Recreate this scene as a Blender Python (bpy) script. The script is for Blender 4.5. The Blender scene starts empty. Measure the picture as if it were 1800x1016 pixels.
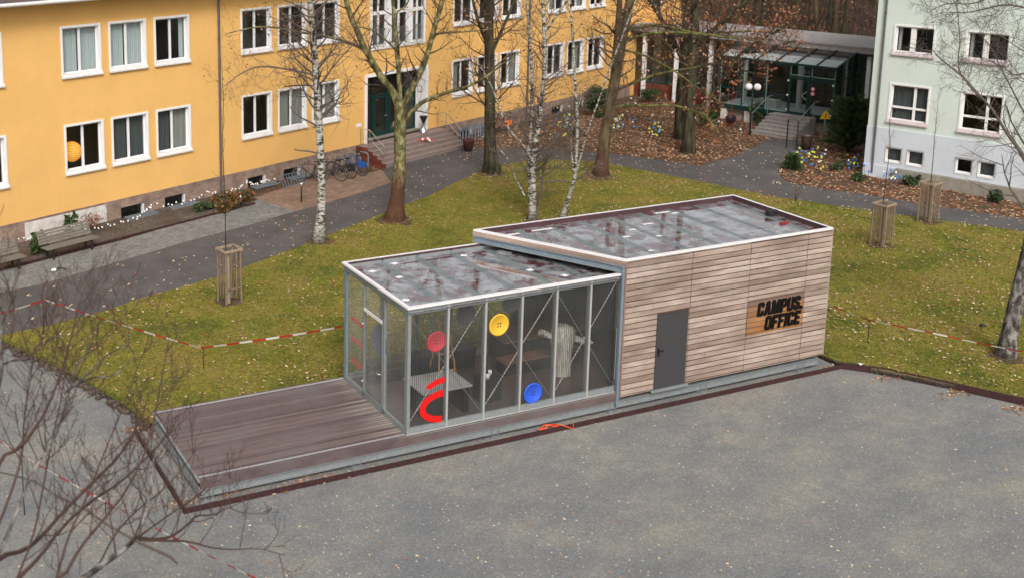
import bpy, math, random
from mathutils import Vector, Matrix
C = bpy.context.scene.collection
sc = bpy.context.scene
PI = math.pi
# ---------------------------------------------------------------- camera, sky, sun, exposure
YAW, PIT, ROL = 0.4178867, 0.1828011, 0.0020715
FPX, PX, PY = 2054.184, 573.881, 178.983
CAM = Vector((-12.77702, -23.85314, 13.93868))
_f = Vector((math.sin(YAW)*math.cos(PIT), math.cos(YAW)*math.cos(PIT), -math.sin(PIT)))
_r = Vector((math.cos(YAW), -math.sin(YAW), 0)); _u = _r.cross(_f)
RT = math.cos(ROL)*_r + math.sin(ROL)*_u; UP = RT.cross(_f); FW = _f
cd = bpy.data.cameras.new('camera'); cam = bpy.data.objects.new('camera', cd); C.objects.link(cam)
cam.matrix_world = Matrix(((RT.x, UP.x, -FW.x, CAM.x), (RT.y, UP.y, -FW.y, CAM.y), (RT.z, UP.z, -FW.z, CAM.z), (0, 0, 0, 1)))
cd.sensor_width = 36; cd.lens = FPX/1800*36; cd.shift_x = (900-PX)/1800; cd.shift_y = -(508-PY)/1800
cd.dof.use_dof = True; cd.dof.focus_distance = 33; cd.dof.aperture_fstop = 1.1
cd.clip_end = 2000; cd.clip_start = 0.2
sc.camera = cam
w = bpy.data.worlds.new('World'); sc.world = w; w.use_nodes = True
nt = w.node_tree; nt.nodes.clear()
sky = nt.nodes.new('ShaderNodeTexSky'); sky.sky_type = 'NISHITA'; sky.sun_disc = False
sky.sun_elevation = math.radians(42); sky.sun_rotation = math.radians(200); sky.dust_density = 6; sky.air_density = 1.5
hs = nt.nodes.new('ShaderNodeHueSaturation'); hs.inputs['Saturation'].default_value = 0.25
bg = nt.nodes.new('ShaderNodeBackground'); bg.inputs[1].default_value = 0.098
ow = nt.nodes.new('ShaderNodeOutputWorld')
nt.links.new(sky.outputs[0], hs.inputs['Color']); nt.links.new(hs.outputs[0], bg.inputs[0]); nt.links.new(bg.outputs[0], ow.inputs[0])
sd = bpy.data.lights.new('sun', 'SUN'); sd.energy = 1.25; sd.angle = math.radians(16); sd.color = (1, .97, .92)
so = bpy.data.objects.new('sun', sd); C.objects.link(so)
_e, _a = math.radians(42), math.radians(200)
so.rotation_euler = Vector((math.sin(_a)*math.cos(_e), math.cos(_a)*math.cos(_e), math.sin(_e))).to_track_quat('Z', 'Y').to_euler()
sc.view_settings.view_transform = 'Standard'; sc.view_settings.look = 'None'
sc.view_settings.exposure = 0.6; sc.view_settings.gamma = 1

# ---------------------------------------------------------------- helpers
def ray(u, v):
    return RT*((u-PX)/FPX) - UP*((v-PY)/FPX) + FW
def G(u, v, z=0.15):                       # point of a level at height z
    d = ray(u, v); t = (z-CAM.z)/d.z; return CAM + d*t
def W(u, v, dist, dz=0):                   # point at a horizontal distance from the viewpoint
    d = ray(u, v); t = dist/math.hypot(d.x, d.y); return CAM + d*t
U1 = Vector((math.cos(.37856), math.sin(.37856), 0)); V1 = Vector((math.cos(-1.22002), math.sin(-1.22002), 0))
def AB(a, b, z=0): return U1*a + V1*b + Vector((0, 0, z))

class MB:
    def __init__(s): s.v = []; s.f = []; s.m = []; s.mats = []; s.sm = []
    def mi(s, mat):
        if mat not in s.mats: s.mats.append(mat)
        return s.mats.index(mat)
    def add(s, vs, fs, mat, smooth=False):
        b = len(s.v); s.v.extend([tuple(x) for x in vs]); k = s.mi(mat)
        for f in fs: s.f.append([b+i for i in f]); s.m.append(k); s.sm.append(smooth)
    def box(s, x0, x1, y0, y1, z0, z1, mat):
        if x0 > x1: x0, x1 = x1, x0
        if y0 > y1: y0, y1 = y1, y0
        s.add([(x0,y0,z0),(x1,y0,z0),(x1,y1,z0),(x0,y1,z0),(x0,y0,z1),(x1,y0,z1),(x1,y1,z1),(x0,y1,z1)],
              [(0,3,2,1),(4,5,6,7),(0,1,5,4),(1,2,6,5),(2,3,7,6),(3,0,4,7)], mat)
    def quad(s, a, b, c, d, mat): s.add([a, b, c, d], [(0, 1, 2, 3)], mat)
    def prism(s, poly, z0, z1, mat, side=None, bottom=True):
        n = len(poly); vs = [(p[0], p[1], z0) for p in poly] + [(p[0], p[1], z1) for p in poly]
        s.add(vs, [tuple(range(n, 2*n))], mat)
        s.add(vs, [(i, (i+1) % n, n+(i+1) % n, n+i) for i in range(n)] + ([tuple(range(n-1, -1, -1))] if bottom else []), side or mat)
    def prof(s, poly, x0, x1, mat, ax=0):     # polygon in (y,z) extruded along x (ax=0) or in (x,z) along y (ax=1)
        n = len(poly)
        mk = (lambda p, t: (t, p[0], p[1])) if ax == 0 else (lambda p, t: (p[0], t, p[1]))
        vs = [mk(p, x0) for p in poly] + [mk(p, x1) for p in poly]
        s.add(vs, [tuple(range(n)), tuple(range(2*n-1, n-1, -1))] + [(i, n+i, n+(i+1) % n, (i+1) % n) for i in range(n)], mat)
    def tube(s, pts, rad, mat, n=6, cap=True, smooth=True):
        pts = [Vector(p) for p in pts]
        if not hasattr(rad, '__len__'): rad = [rad]*len(pts)
        vs = []; prev = None
        for i, p in enumerate(pts):
            t = (pts[min(i+1, len(pts)-1)] - pts[max(i-1, 0)])
            if t.length < 1e-9: t = Vector((0, 0, 1))
            t.normalize()
            if prev is None:
                a = t.cross(Vector((0, 0, 1)) if abs(t.z) < .9 else Vector((1, 0, 0))).normalized()
            else:
                a = (prev - t*prev.dot(t))
                a = a.normalized() if a.length > 1e-6 else t.orthogonal().normalized()
            prev = a; b = t.cross(a)
            for k in range(n):
                q = 2*PI*k/n; vs.append(p + (a*math.cos(q) + b*math.sin(q))*rad[i])
        fs = [(i*n+k, i*n+(k+1) % n, (i+1)*n+(k+1) % n, (i+1)*n+k) for i in range(len(pts)-1) for k in range(n)]
        s.add(vs, fs, mat, smooth)
        if cap and n > 3:
            s.add(vs[:n], [tuple(range(n-1, -1, -1))], mat); s.add(vs[-n:], [tuple(range(n))], mat)
    def bar(s, a, b, r, mat, n=6): s.tube([a, b], r, mat, n)
    def sphere(s, c, r, mat, nu=10, nv=7, sq=(1, 1, 1), jit=0, rng=None):
        vs = []
        for j in range(nv+1):
            th = PI*j/nv
            for i in range(nu):
                ph = 2*PI*i/nu; rr = r*(1 + (rng.uniform(-jit, jit) if rng else 0))
                vs.append((c[0]+rr*sq[0]*math.sin(th)*math.cos(ph), c[1]+rr*sq[1]*math.sin(th)*math.sin(ph), c[2]+rr*sq[2]*math.cos(th)))
        fs = [(j*nu+i, (j+1)*nu+i, (j+1)*nu+(i+1) % nu, j*nu+(i+1) % nu) for j in range(nv) for i in range(nu)]
        s.add(vs, fs, mat, True)
    def lathe(s, prof, mat, n=16, c=(0, 0, 0)):
        vs = [(c[0]+r*math.cos(2*PI*k/n), c[1]+r*math.sin(2*PI*k/n), c[2]+z) for r, z in prof for k in range(n)]
        fs = [(i*n+k, i*n+(k+1) % n, (i+1)*n+(k+1) % n, (i+1)*n+k) for i in range(len(prof)-1) for k in range(n)]
        s.add(vs, fs, mat, True)
    def build(s, name, parent=None):
        me = bpy.data.meshes.new(name); me.from_pydata(s.v, [], s.f)
        for m in s.mats: me.materials.append(m)
        me.polygons.foreach_set('material_index', s.m); me.polygons.foreach_set('use_smooth', s.sm)
        me.update(); o = bpy.data.objects.new(name, me); C.objects.link(o)
        if parent is not None: o.parent = parent
        return o
def tag(o, label, cat, group=None, kind=None):
    o['label'] = label; o['category'] = cat
    if group: o['group'] = group
    if kind: o['kind'] = kind
    return o
def thing(name, label, cat, loc=(0, 0, 0), rotz=0, group=None):
    o = bpy.data.objects.new(name, None); C.objects.link(o); o.location = loc; o.rotation_euler = (0, 0, rotz)
    o.empty_display_size = .2
    return tag(o, label, cat, group)
def struct(o, label=None, kind='structure'):
    o['kind'] = kind
    if label: o['label'] = label
    return o
def dup(root, loc=None, rotz=None, label=None):
    def cp(o, par):
        c = o.copy(); C.objects.link(c)
        if par is not None: c.parent = par
        for ch in list(o.children): cp(ch, c)
        return c
    r = cp(root, None)
    if loc is not None: r.location = loc
    if rotz is not None: r.rotation_euler = (r.rotation_euler[0], r.rotation_euler[1], rotz)
    if label: r['label'] = label
    return r

# ---------------------------------------------------------------- materials
def N(nt, t, **k):
    n = nt.nodes.new(t)
    for a, b in k.items(): setattr(n, a, b)
    return n
def noise(nt, co, scale, detail=4, rough=.6, vec=None):
    n = N(nt, 'ShaderNodeTexNoise'); n.inputs['Scale'].default_value = scale; n.inputs['Detail'].default_value = detail; n.inputs['Roughness'].default_value = rough
    if vec:
        m = N(nt, 'ShaderNodeMapping'); m.inputs['Scale'].default_value = vec; nt.links.new(co, m.inputs[0]); co = m.outputs[0]
    nt.links.new(co, n.inputs['Vector']); return n.outputs[0]
def ramp(nt, fac, stops):
    r = N(nt, 'ShaderNodeValToRGB'); e = r.color_ramp.elements
    while len(e) < len(stops): e.new(.5)
    for i, (p, c) in enumerate(stops):
        e[i].position = p; e[i].color = (c if hasattr(c, '__len__') else (c, c, c)) + ((1,) if not hasattr(c, '__len__') or len(c) == 3 else ())
    nt.links.new(fac, r.inputs[0]); return r.outputs[0]
def mixc(nt, fac, a, b, mode='MIX'):
    m = N(nt, 'ShaderNodeMix', data_type='RGBA', blend_type=mode)
    for i, x in ((0, fac), (6, a), (7, b)):
        if hasattr(x, 'is_linked') or isinstance(x, bpy.types.NodeSocket): nt.links.new(x, m.inputs[i])
        elif i == 0: m.inputs[0].default_value = x
        else: m.inputs[i].default_value = tuple(x)+(1,)
    return m.outputs[2]
def mat(name, col, rough=.7, metal=0, var=.12, vs=6, bump=0, bs=40, vec=None, spec=.3, detail=5, emit=None):
    m = bpy.data.materials.new(name); m.use_nodes = True; nt = m.node_tree; b = nt.nodes['Principled BSDF']
    b.inputs['Roughness'].default_value = rough; b.inputs['Metallic'].default_value = metal; b.inputs['Specular IOR Level'].default_value = spec
    co = N(nt, 'ShaderNodeTexCoord').outputs['Object']
    n = noise(nt, co, vs, detail, .65, vec)
    c = ramp(nt, n, [(.25, tuple(x*(1-var) for x in col)), (.75, tuple(min(1, x*(1+var)) for x in col))])
    nt.links.new(c, b.inputs['Base Color'])
    if bump:
        bn = N(nt, 'ShaderNodeBump'); bn.inputs['Strength'].default_value = bump; bn.inputs['Distance'].default_value = .02
        nt.links.new(noise(nt, co, bs, 4, .6, vec), bn.inputs['Height']); nt.links.new(bn.outputs[0], b.inputs['Normal'])
    if emit: b.inputs['Emission Color'].default_value = tuple(emit[:3])+(1,); b.inputs['Emission Strength'].default_value = emit[3]
    return m
def custom(name, rough=.8):
    m = bpy.data.materials.new(name); m.use_nodes = True; nt = m.node_tree; b = nt.nodes['Principled BSDF']; b.inputs['Roughness'].default_value = rough; b.inputs['Specular IOR Level'].default_value = .15
    return m, nt, b, N(nt, 'ShaderNodeTexCoord').outputs['Object']
def bumpit(nt, b, h, st=.4, dist=.02):
    bn = N(nt, 'ShaderNodeBump'); bn.inputs['Strength'].default_value = st; bn.inputs['Distance'].default_value = dist
    nt.links.new(h, bn.inputs['Height']); nt.links.new(bn.outputs[0], b.inputs['Normal'])

def glass(name, tint=(.8, .85, .85), gl=.1):
    m = bpy.data.materials.new(name); m.use_nodes = True; nt = m.node_tree; nt.nodes.clear()
    o = N(nt, 'ShaderNodeOutputMaterial'); t = N(nt, 'ShaderNodeBsdfTransparent'); t.inputs[0].default_value = tint+(1,)
    g = N(nt, 'ShaderNodeBsdfGlossy'); g.inputs['Roughness'].default_value = .03
    lw_ = N(nt, 'ShaderNodeLayerWeight'); lw_.inputs[0].default_value = .5; pw = N(nt, 'ShaderNodeMath', operation='POWER'); nt.links.new(lw_.outputs['Facing'], pw.inputs[0]); pw.inputs[1].default_value = 3.5
    fr = N(nt, 'ShaderNodeMath', operation='MULTIPLY_ADD'); nt.links.new(pw.outputs[0], fr.inputs[0]); fr.inputs[1].default_value = .8*gl/.25; fr.inputs[2].default_value = .035
    mx = N(nt, 'ShaderNodeMixShader'); nt.links.new(fr.outputs[0], mx.inputs[0]); nt.links.new(t.outputs[0], mx.inputs[1]); nt.links.new(g.outputs[0], mx.inputs[2])
    nt.links.new(mx.outputs[0], o.inputs[0]); return m
M = {}
M['glass'] = glass('window_glass', (.74, .77, .77), .25)
M['clear'] = glass('clear_glass', (.93, .95, .94), .2)
_n = M['clear'].node_tree; _o = [n for n in _n.nodes if n.type == 'OUTPUT_MATERIAL'][0]; _m = [n for n in _n.nodes if n.type == 'MIX_SHADER'][0]
_d = N(_n, 'ShaderNodeBsdfDiffuse'); _d.inputs[0].default_value = (.62, .63, .62, 1); _x = N(_n, 'ShaderNodeMixShader')
_f = ramp(_n, noise(_n, N(_n, 'ShaderNodeTexCoord').outputs['Object'], .8, 3, .5), [(.3, .01), (.7, .05)])   # thin film of dust and condensation
_n.links.new(_f, _x.inputs[0]); _n.links.new(_m.outputs[0], _x.inputs[1]); _n.links.new(_d.outputs[0], _x.inputs[2]); _n.links.new(_x.outputs[0], _o.inputs[0])
_t = bpy.data.materials.new('sky_white_pane'); _t.use_nodes = True; _n = _t.node_tree; _n.nodes.clear(); _o = N(_n, 'ShaderNodeOutputMaterial'); _x = N(_n, 'ShaderNodeMixShader'); _x.inputs[0].default_value = .5  # whitish porch roof pane: the sky's reflection put into its own colour
_a = N(_n, 'ShaderNodeBsdfTranslucent'); _a.inputs[0].default_value = (.75, .8, .8, 1); _b = N(_n, 'ShaderNodeBsdfDiffuse'); _b.inputs[0].default_value = (.62, .66, .67, 1)
_n.links.new(_a.outputs[0], _x.inputs[1]); _n.links.new(_b.outputs[0], _x.inputs[2]); _n.links.new(_x.outputs[0], _o.inputs[0]); M['skywhite'] = _t
M['hazy'] = M['clear']
M['roofglass'] = glass('roof_glass', (.6, .68, .68), .45)
# lawn: green and ochre patches
m, nt, b, co = custom('lawn_grass', .95)
big = noise(nt, co, .45, 5, .7); mid = noise(nt, co, 2.2, 4, .7); fine = noise(nt, co, 16, 5, .85)
c = ramp(nt, big, [(.34, (.065, .095, .012)), (.44, (.15, .155, .018)), (.54, (.225, .19, .03)), (.64, (.26, .185, .05))])
c = mixc(nt, ramp(nt, mid, [(.35, .0), (.7, .55)]), c, (.21, .17, .05))
c = mixc(nt, .9, c, ramp(nt, fine, [(.34, .6), (.66, 1.3)]), 'MULTIPLY')
v2 = N(nt, 'ShaderNodeTexVoronoi'); v2.inputs['Scale'].default_value = 15; nt.links.new(co, v2.inputs['Vector']); s2 = N(nt, 'ShaderNodeSeparateColor'); nt.links.new(v2.outputs['Color'], s2.inputs[0])
c = mixc(nt, .8, c, ramp(nt, s2.outputs[0], [(0, .55), (1, 1.45)]), 'MULTIPLY')
nt.links.new(c, b.inputs['Base Color']); bumpit(nt, b, fine, .9, .05); M['lawn'] = m
# gravel plaza
m, nt, b, co = custom('plaza_gravel', .9)
big = noise(nt, co, .3, 7, .72, (1, 1.6, 1)); mid = noise(nt, co, 1.3, 6, .75); fine = noise(nt, co, 17, 6, .9)
c = ramp(nt, big, [(.34, (.165, .17, .178)), (.48, (.215, .212, .205)), (.64, (.285, .265, .225))])
c = mixc(nt, ramp(nt, mid, [(.4, 0.), (.65, .5)]), c, (.175, .176, .178))
c = mixc(nt, .9, c, ramp(nt, fine, [(.34, .74), (.66, 1.25)]), 'MULTIPLY')
v2 = N(nt, 'ShaderNodeTexVoronoi'); v2.inputs['Scale'].default_value = 26; nt.links.new(co, v2.inputs['Vector']); s2 = N(nt, 'ShaderNodeSeparateColor'); nt.links.new(v2.outputs['Color'], s2.inputs[0])
c = mixc(nt, 1, c, ramp(nt, s2.outputs[0], [(0, .84), (.5, .98), (.9, 1.08), (1, 1.3)]), 'MULTIPLY')
vo = N(nt, 'ShaderNodeTexVoronoi'); vo.inputs['Scale'].default_value = 9; nt.links.new(co, vo.inputs['Vector'])
c = mixc(nt, ramp(nt, vo.outputs['Distance'], [(.04, .7), (.09, 0.)]), c, (.52, .5, .47))
nt.links.new(c, b.inputs['Base Color']); bumpit(nt, b, fine, .7, .03); M['plaza'] = m
# bed litter
def litter(name, cols, sc1=16):
    m, nt, b, co = custom(name, .95)
    vo = N(nt, 'ShaderNodeTexVoronoi'); vo.inputs['Scale'].default_value = sc1; vo.inputs['Randomness'].default_value = 1; nt.links.new(co, vo.inputs['Vector'])
    sep = N(nt, 'ShaderNodeSeparateColor'); nt.links.new(vo.outputs['Color'], sep.inputs[0])
    c = ramp(nt, sep.outputs[0], [(i/(len(cols)-1), k) for i, k in enumerate(cols)])
    c = mixc(nt, ramp(nt, noise(nt, co, .8, 4, .6), [(.35, 0.), (.6, .85)]), c, (.075, .055, .04))
    nt.links.new(c, b.inputs['Base Color']); bumpit(nt, b, vo.outputs['Distance'], .8, .04); return m
M['litter'] = litter('leaf_litter', [(.05, .035, .025), (.11, .065, .04), (.20, .11, .065), (.08, .05, .03), (.26, .16, .10)], 13)
M['soil'] = litter('bare_soil', [(.07, .055, .045), (.12, .10, .08), (.17, .14, .12), (.10, .08, .06)], 12)
def paving(name, col, bx, by, joint=(.1, .095, .085), rot=0, mortar=.03, var=.2):
    m, nt, b, co = custom(name, .85)
    mp = N(nt, 'ShaderNodeMapping'); mp.inputs['Rotation'].default_value = (0, 0, rot); nt.links.new(co, mp.inputs[0])
    br = N(nt, 'ShaderNodeTexBrick'); br.inputs['Scale'].default_value = 1; br.inputs['Brick Width'].default_value = bx; br.inputs['Row Height'].default_value = by
    br.inputs['Mortar Size'].default_value = mortar*by; br.inputs['Color1'].default_value = tuple(x*(1-var) for x in col)+(1,); br.inputs['Color2'].default_value = tuple(x*(1+var) for x in col)+(1,)
    br.inputs['Mortar'].default_value = joint+(1,); nt.links.new(mp.outputs[0], br.inputs['Vector'])
    c = mixc(nt, .7, br.outputs['Color'], ramp(nt, noise(nt, co, 1.5, 6, .7), [(.3, .7), (.7, 1.25)]), 'MULTIPLY')
    c = mixc(nt, .5, c, ramp(nt, noise(nt, co, 40, 3, .7), [(.3, .7), (.7, 1.3)]), 'MULTIPLY')
    nt.links.new(c, b.inputs['Base Color']); bumpit(nt, b, noise(nt, co, 40, 3), .3); return m
M['slab'] = paving('granite_setts', (.20, .195, .185), .16, .12, rot=-.37856)
M['brickpave'] = paving('brown_clinker', (.26, .175, .13), .22, .11, (.12, .09, .07), rot=-.37856)
m, nt, b, co = custom('asphalt', .85)
c = ramp(nt, noise(nt, co, .7, 5, .65), [(.3, (.075, .07, .07)), (.7, (.12, .11, .108))])
c = mixc(nt, .8, c, ramp(nt, noise(nt, co, 60, 3, .8), [(.3, .65), (.7, 1.35)]), 'MULTIPLY')
nt.links.new(c, b.inputs['Base Color']); bumpit(nt, b, noise(nt, co, 60, 3), .4); M['asphalt'] = m
# rendered walls
def render_wall(name, col, stain):
    m, nt, b, co = custom(name, .9)
    c = ramp(nt, noise(nt, co, .5, 5, .6), [(.3, tuple(x*.93 for x in col)), (.7, tuple(min(1, x*1.05) for x in col))])
    st = noise(nt, co, 3, 5, .7, (2.2, 2.2, .25))
    c = mixc(nt, ramp(nt, st, [(.54, 0.), (.8, .32)]), c, stain)
    c = mixc(nt, .35, c, ramp(nt, noise(nt, co, 35, 3, .7), [(.3, .8), (.7, 1.2)]), 'MULTIPLY')
    nt.links.new(c, b.inputs['Base Color']); bumpit(nt, b, noise(nt, co, 50, 3), .25, .01); return m
M['yellow'] = render_wall('yellow_render', (.76, .445, .15), (.58, .34, .14))
M['mint'] = render_wall('mint_render', (.58, .64, .595), (.42, .46, .43))
M['bluewall'] = render_wall('pale_blue_render', (.54, .575, .62), (.40, .42, .45))
M['concrete'] = mat('rough_concrete', (.25, .23, .19), .9, var=.25, vs=3, bump=.5, bs=25)
def stone(name, col, bx, by):
    m = paving(name, col, bx, by, tuple(x*.7 for x in col), mortar=.02, var=.10)
    nt = m.node_tree; b = nt.nodes['Principled BSDF']; co = N(nt, 'ShaderNodeTexCoord').outputs['Object']; old = b.inputs['Base Color'].links[0].from_socket
    c = mixc(nt, ramp(nt, noise(nt, co, 1.6, 6, .75, (1, 1, 1.6)), [(.45, 0.), (.62, .75)]), old, tuple(x*.45 for x in col)); nt.links.new(c, b.inputs['Base Color'])
    mp = [n for n in m.node_tree.nodes if n.type == 'MAPPING'][0]; mp.inputs['Rotation'].default_value = (PI/2, 0, 0); return m
M['plinth'] = stone('plinth_stone', (.31, .22, .175), 1.1, .42)
M['white'] = mat('white_paint', (.78, .76, .76), .45, var=.04)
M['sill'] = mat('sill_grey_white', (.66, .64, .63), .6, var=.18, vs=12)
M['oldwhite'] = mat('flaking_whitewash', (.60, .56, .52), .9, var=.35, vs=2.5, bump=.3)
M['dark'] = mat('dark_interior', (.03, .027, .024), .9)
M['room'] = mat('room_wall', (.20, .18, .15), .9)
M['curt_blue'] = mat('pale_blue_curtain', (.60, .66, .67), .9, var=.1, vs=9, vec=(6, 6, .2))
M['curt_grey'] = mat('grey_green_curtain', (.36, .36, .33), .9, var=.15, vs=9, vec=(6, 6, .2))
M['curt_dark'] = mat('dark_blind', (.10, .11, .115), .8, var=.3, vs=9, vec=(6, 6, .2))
M['curt_white'] = mat('white_curtain', (.60, .60, .58), .9, var=.08)
M['green'] = mat('dark_green_steel', (.006, .035, .032), .4, var=.15)
M['palegreen'] = mat('pale_green_steel', (.28, .42, .40), .45, var=.1)
M['zinc'] = mat('zinc_pipe', (.16, .15, .165), .45, metal=.5, var=.2)
M['steel'] = mat('stainless_steel', (.62, .60, .58), .28, metal=.9, var=.08)
M['steelgrey'] = mat('galvanised_grey', (.27, .29, .295), .5, metal=.35, var=.15, vs=8)
M['bluegrey'] = mat('blue_grey_steel', (.20, .25, .30), .5, metal=.2, var=.2, vs=5)
M['iron'] = mat('dark_iron', (.035, .033, .033), .5, metal=.4, var=.3)
M['black'] = mat('black_paint', (.012, .012, .013), .5)
M['rust'] = mat('rust_edging', (.045, .018, .018), .8, var=.45, vs=9, bump=.4)
M['redbrick'] = stone('dark_red_tile', (.17, .05, .035), .24, .08)
M['step'] = mat('brown_stone_step', (.25, .19, .17), .8, var=.2, vs=4, bump=.3, bs=50)
M['roof'] = mat('dark_roof', (.10, .075, .07), .8, var=.2)
M['roofgrey'] = mat('pale_roof_edge', (.30, .28, .27), .7, var=.25, vs=3)
M['redwhite_r'] = mat('tape_red', (.58, .028, .025), .5, var=.1)
M['redwhite_w'] = mat('tape_white', (.82, .80, .78), .5, var=.05)
M['lantern'] = mat('paper_lantern', (.75, .42, .08), .8, var=.1, emit=(.9, .35, .04, .7))
M['greyroofcap'] = mat('aluminium_coping', (.86, .83, .83), .4, metal=.25, var=.06)

# ---------------------------------------------------------------- facades with real openings
def facade(mb, s0, s1, z0, z1, holes, mat_, depth=.2, reveal=None, y=0):
    xs = sorted({s0, s1, *[h[0] for h in holes if s0 < h[0] < s1], *[h[1] for h in holes if s0 < h[1] < s1]})
    zs = sorted({z0, z1, *[h[2] for h in holes if z0 < h[2] < z1], *[h[3] for h in holes if z0 < h[3] < z1]})
    for i in range(len(xs)-1):
        j = 0
        while j < len(zs)-1:
            def hole(j): cx, cz = (xs[i]+xs[i+1])/2, (zs[j]+zs[j+1])/2; return any(h[0] < cx < h[1] and h[2] < cz < h[3] for h in holes)
            if hole(j): j += 1; continue
            k = j
            while k+1 < len(zs)-1 and not hole(k+1): k += 1
            mb.quad((xs[i], y, zs[j]), (xs[i+1], y, zs[j]), (xs[i+1], y, zs[k+1]), (xs[i], y, zs[k+1]), mat_); j = k+1
    for h in holes:
        a, b, c, d = max(h[0], s0), min(h[1], s1), max(h[2], z0), min(h[3], z1)
        if a >= b or c >= d: continue
        r = reveal or mat_; dd = depth
        mb.quad((a, y, c), (a, y, d), (a, y+dd, d), (a, y+dd, c), r); mb.quad((b, y, c), (b, y+dd, c), (b, y+dd, d), (b, y, d), r)
        mb.quad((a, y, c), (a, y+dd, c), (b, y+dd, c), (b, y, c), r); mb.quad((a, y, d), (b, y, d), (b, y+dd, d), (a, y+dd, d), r)
rngw = random.Random(5)
def curtain(parent, x0, x1, z0, z1, y, m, amp=.02, nw=None, name='curtain'):
    mb = MB(); n = nw or max(6, int((x1-x0)/.06)*2)
    vs = []
    for i in range(n+1):
        x = x0+(x1-x0)*i/n; yy = y+amp*math.sin(i*1.9)+amp*.5*math.sin(i*.7)
        vs += [(x, yy, z0), (x, yy, z1)]
    mb.add(vs, [(2*i, 2*i+2, 2*i+3, 2*i+1) for i in range(n)], m, True)
    return mb.build(name, parent)
def window(parent, s0, s1, z0, z1, style='yellow', cur=None, surround=.09, dep=.2):
    # s0..z1 outer measure of the white surround; hole is inset
    f = MB(); Wt = M['white']; p = .03
    a, b, c, d = s0+surround, s1-surround, z0+.17, z1-surround
    if style == 'yellow':
        f.box(s0, a, -p, .0, c, z1, Wt); f.box(b, s1, -p, .0, c, z1, Wt); f.box(a, b, -p, .0, d, z1, Wt)
        for (x0, x1, q0, q1) in ((a, a+.012, c, d), (b-.012, b, c, d)): f.box(x0, x1, .0, dep, q0, q1, Wt)
        f.box(a+.012, b-.012, .0, dep, d-.012, d, Wt)
    if style == 'mint':
        f.box(s0, a, -p, 0, c-.02, z1, Wt); f.box(b, s1, -p, 0, c-.02, z1, Wt); f.box(a, b, -p, 0, d, z1, Wt)
    if style == 'small':
        a, b, c, d = s0+.05, s1-.05, z0+.06, z1-.05
        f.box(s0, a, -p, 0, z0, z1, Wt); f.box(b, s1, -p, 0, z0, z1, Wt); f.box(a, b, -p, 0, d, z1, Wt); f.box(a, b, -p-.03, 0, z0, c, Wt)
    # sash frames
    w_ = .05; y0, y1 = dep-.07, dep-.01
    a2, b2 = a+.014, b-.014; c2, d2 = c+.002, d-.014
    if style == 'mint4':
        pass
    f.box(a2, a2+w_, y0, y1, c2, d2, Wt); f.box(b2-w_, b2, y0, y1, c2, d2, Wt)
    f.box(a2+w_, b2-w_, y0, y1, c2, c2+w_, Wt); f.box(a2+w_, b2-w_, y0, y1, d2-w_, d2, Wt)
    mid = (a+b)/2
    if style == 'yellow': f.box(mid-.05, mid+.05, y0-.01, y1, c2+w_, d2-w_, Wt)
    if style == 'mint':
        if z1-z0 > 1.7:
            mid = a+(b-a)*.63; zz = c+(d-c)*.36
            f.box(mid-.055, mid+.055, y0-.012, y1, c2+w_, d2-w_, Wt); f.box(a2+w_, mid-.055, y0-.01, y1, zz-.05, zz+.05, Wt); f.box(mid+.055, b2-w_, y0-.01, y1, zz-.05, zz+.05, Wt)
        else: mid = a+(b-a)*.46; f.box(mid-.11, mid+.11, y0-.06, y1, c2+w_, d2-w_, Wt)
    fr = f.build('window', parent)
    g = MB(); g.quad((a2+w_*.5, dep-.04, c2+w_*.5), (b2-w_*.5, dep-.04, c2+w_*.5), (b2-w_*.5, dep-.04, d2-w_*.5), (a2+w_*.5, dep-.04, d2-w_*.5), M['glass']); g.build('pane', fr)
    if style in ('yellow', 'mint'):
        s = MB(); mt = M['sill'] if style == 'yellow' else mat_pinksill
        s.prof([(-.11, z0), (-.11, z0+.06), (-.075, z0+.075), (-.034, c-.002), (dep-.07, c+.003), (dep-.07, c-.03), (-.03, c-.06), (-.03, z0)], s0-.02, s1+.02, mt); s.build('sill', fr)
    if cur:
        for (k0, k1, mm) in cur:
            x0, x1 = a2+(b2-a2)*k0, a2+(b2-a2)*k1
            curtain(fr, x0, x1, c2, d2, dep+.09, M[mm])
    return (a, b, c, d)
mat_pinksill = mat('pinkish_sill', (.50, .42, .43), .7, var=.15)
def hole_of(s0, s1, z0, z1, small=False):
    return (s0+.05, s1-.05, z0+.06, z1-.05) if small else (s0+.09, s1-.09, z0+.17, z1-.09)

# ---------------------------------------------------------------- the ground
g = MB(); g.add([(-400, -300, -.03), (500, -300, -.03), (500, 700, -.03), (-400, 700, -.03)], [(0, 1, 2, 3)], M['soil']); struct(g.build('ground'))
def P2(lst, z=.15): return [(G(u, v, z).x, G(u, v, z).y) for u, v in lst]
plaza_edge = [(-45, 24.5)] + P2([(-400, 575), (0, 600), (60, 628), (150, 672), (215, 712), (258, 745)], .1) + [(-5.7, 4.02), (13.9, 4.02), (14.25, -.2)] + P2([(1800, 704)], .1) + [(24, -18), (40, -60)]
g = MB(); g.add([(x, y, .004) for x, y in [(-60, -60)] + [(-60, 24.5)] + plaza_edge[1:]], [tuple(range(len(plaza_edge)+1))], M['plaza'])
struct(g.build('gravel_plaza'))
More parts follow.
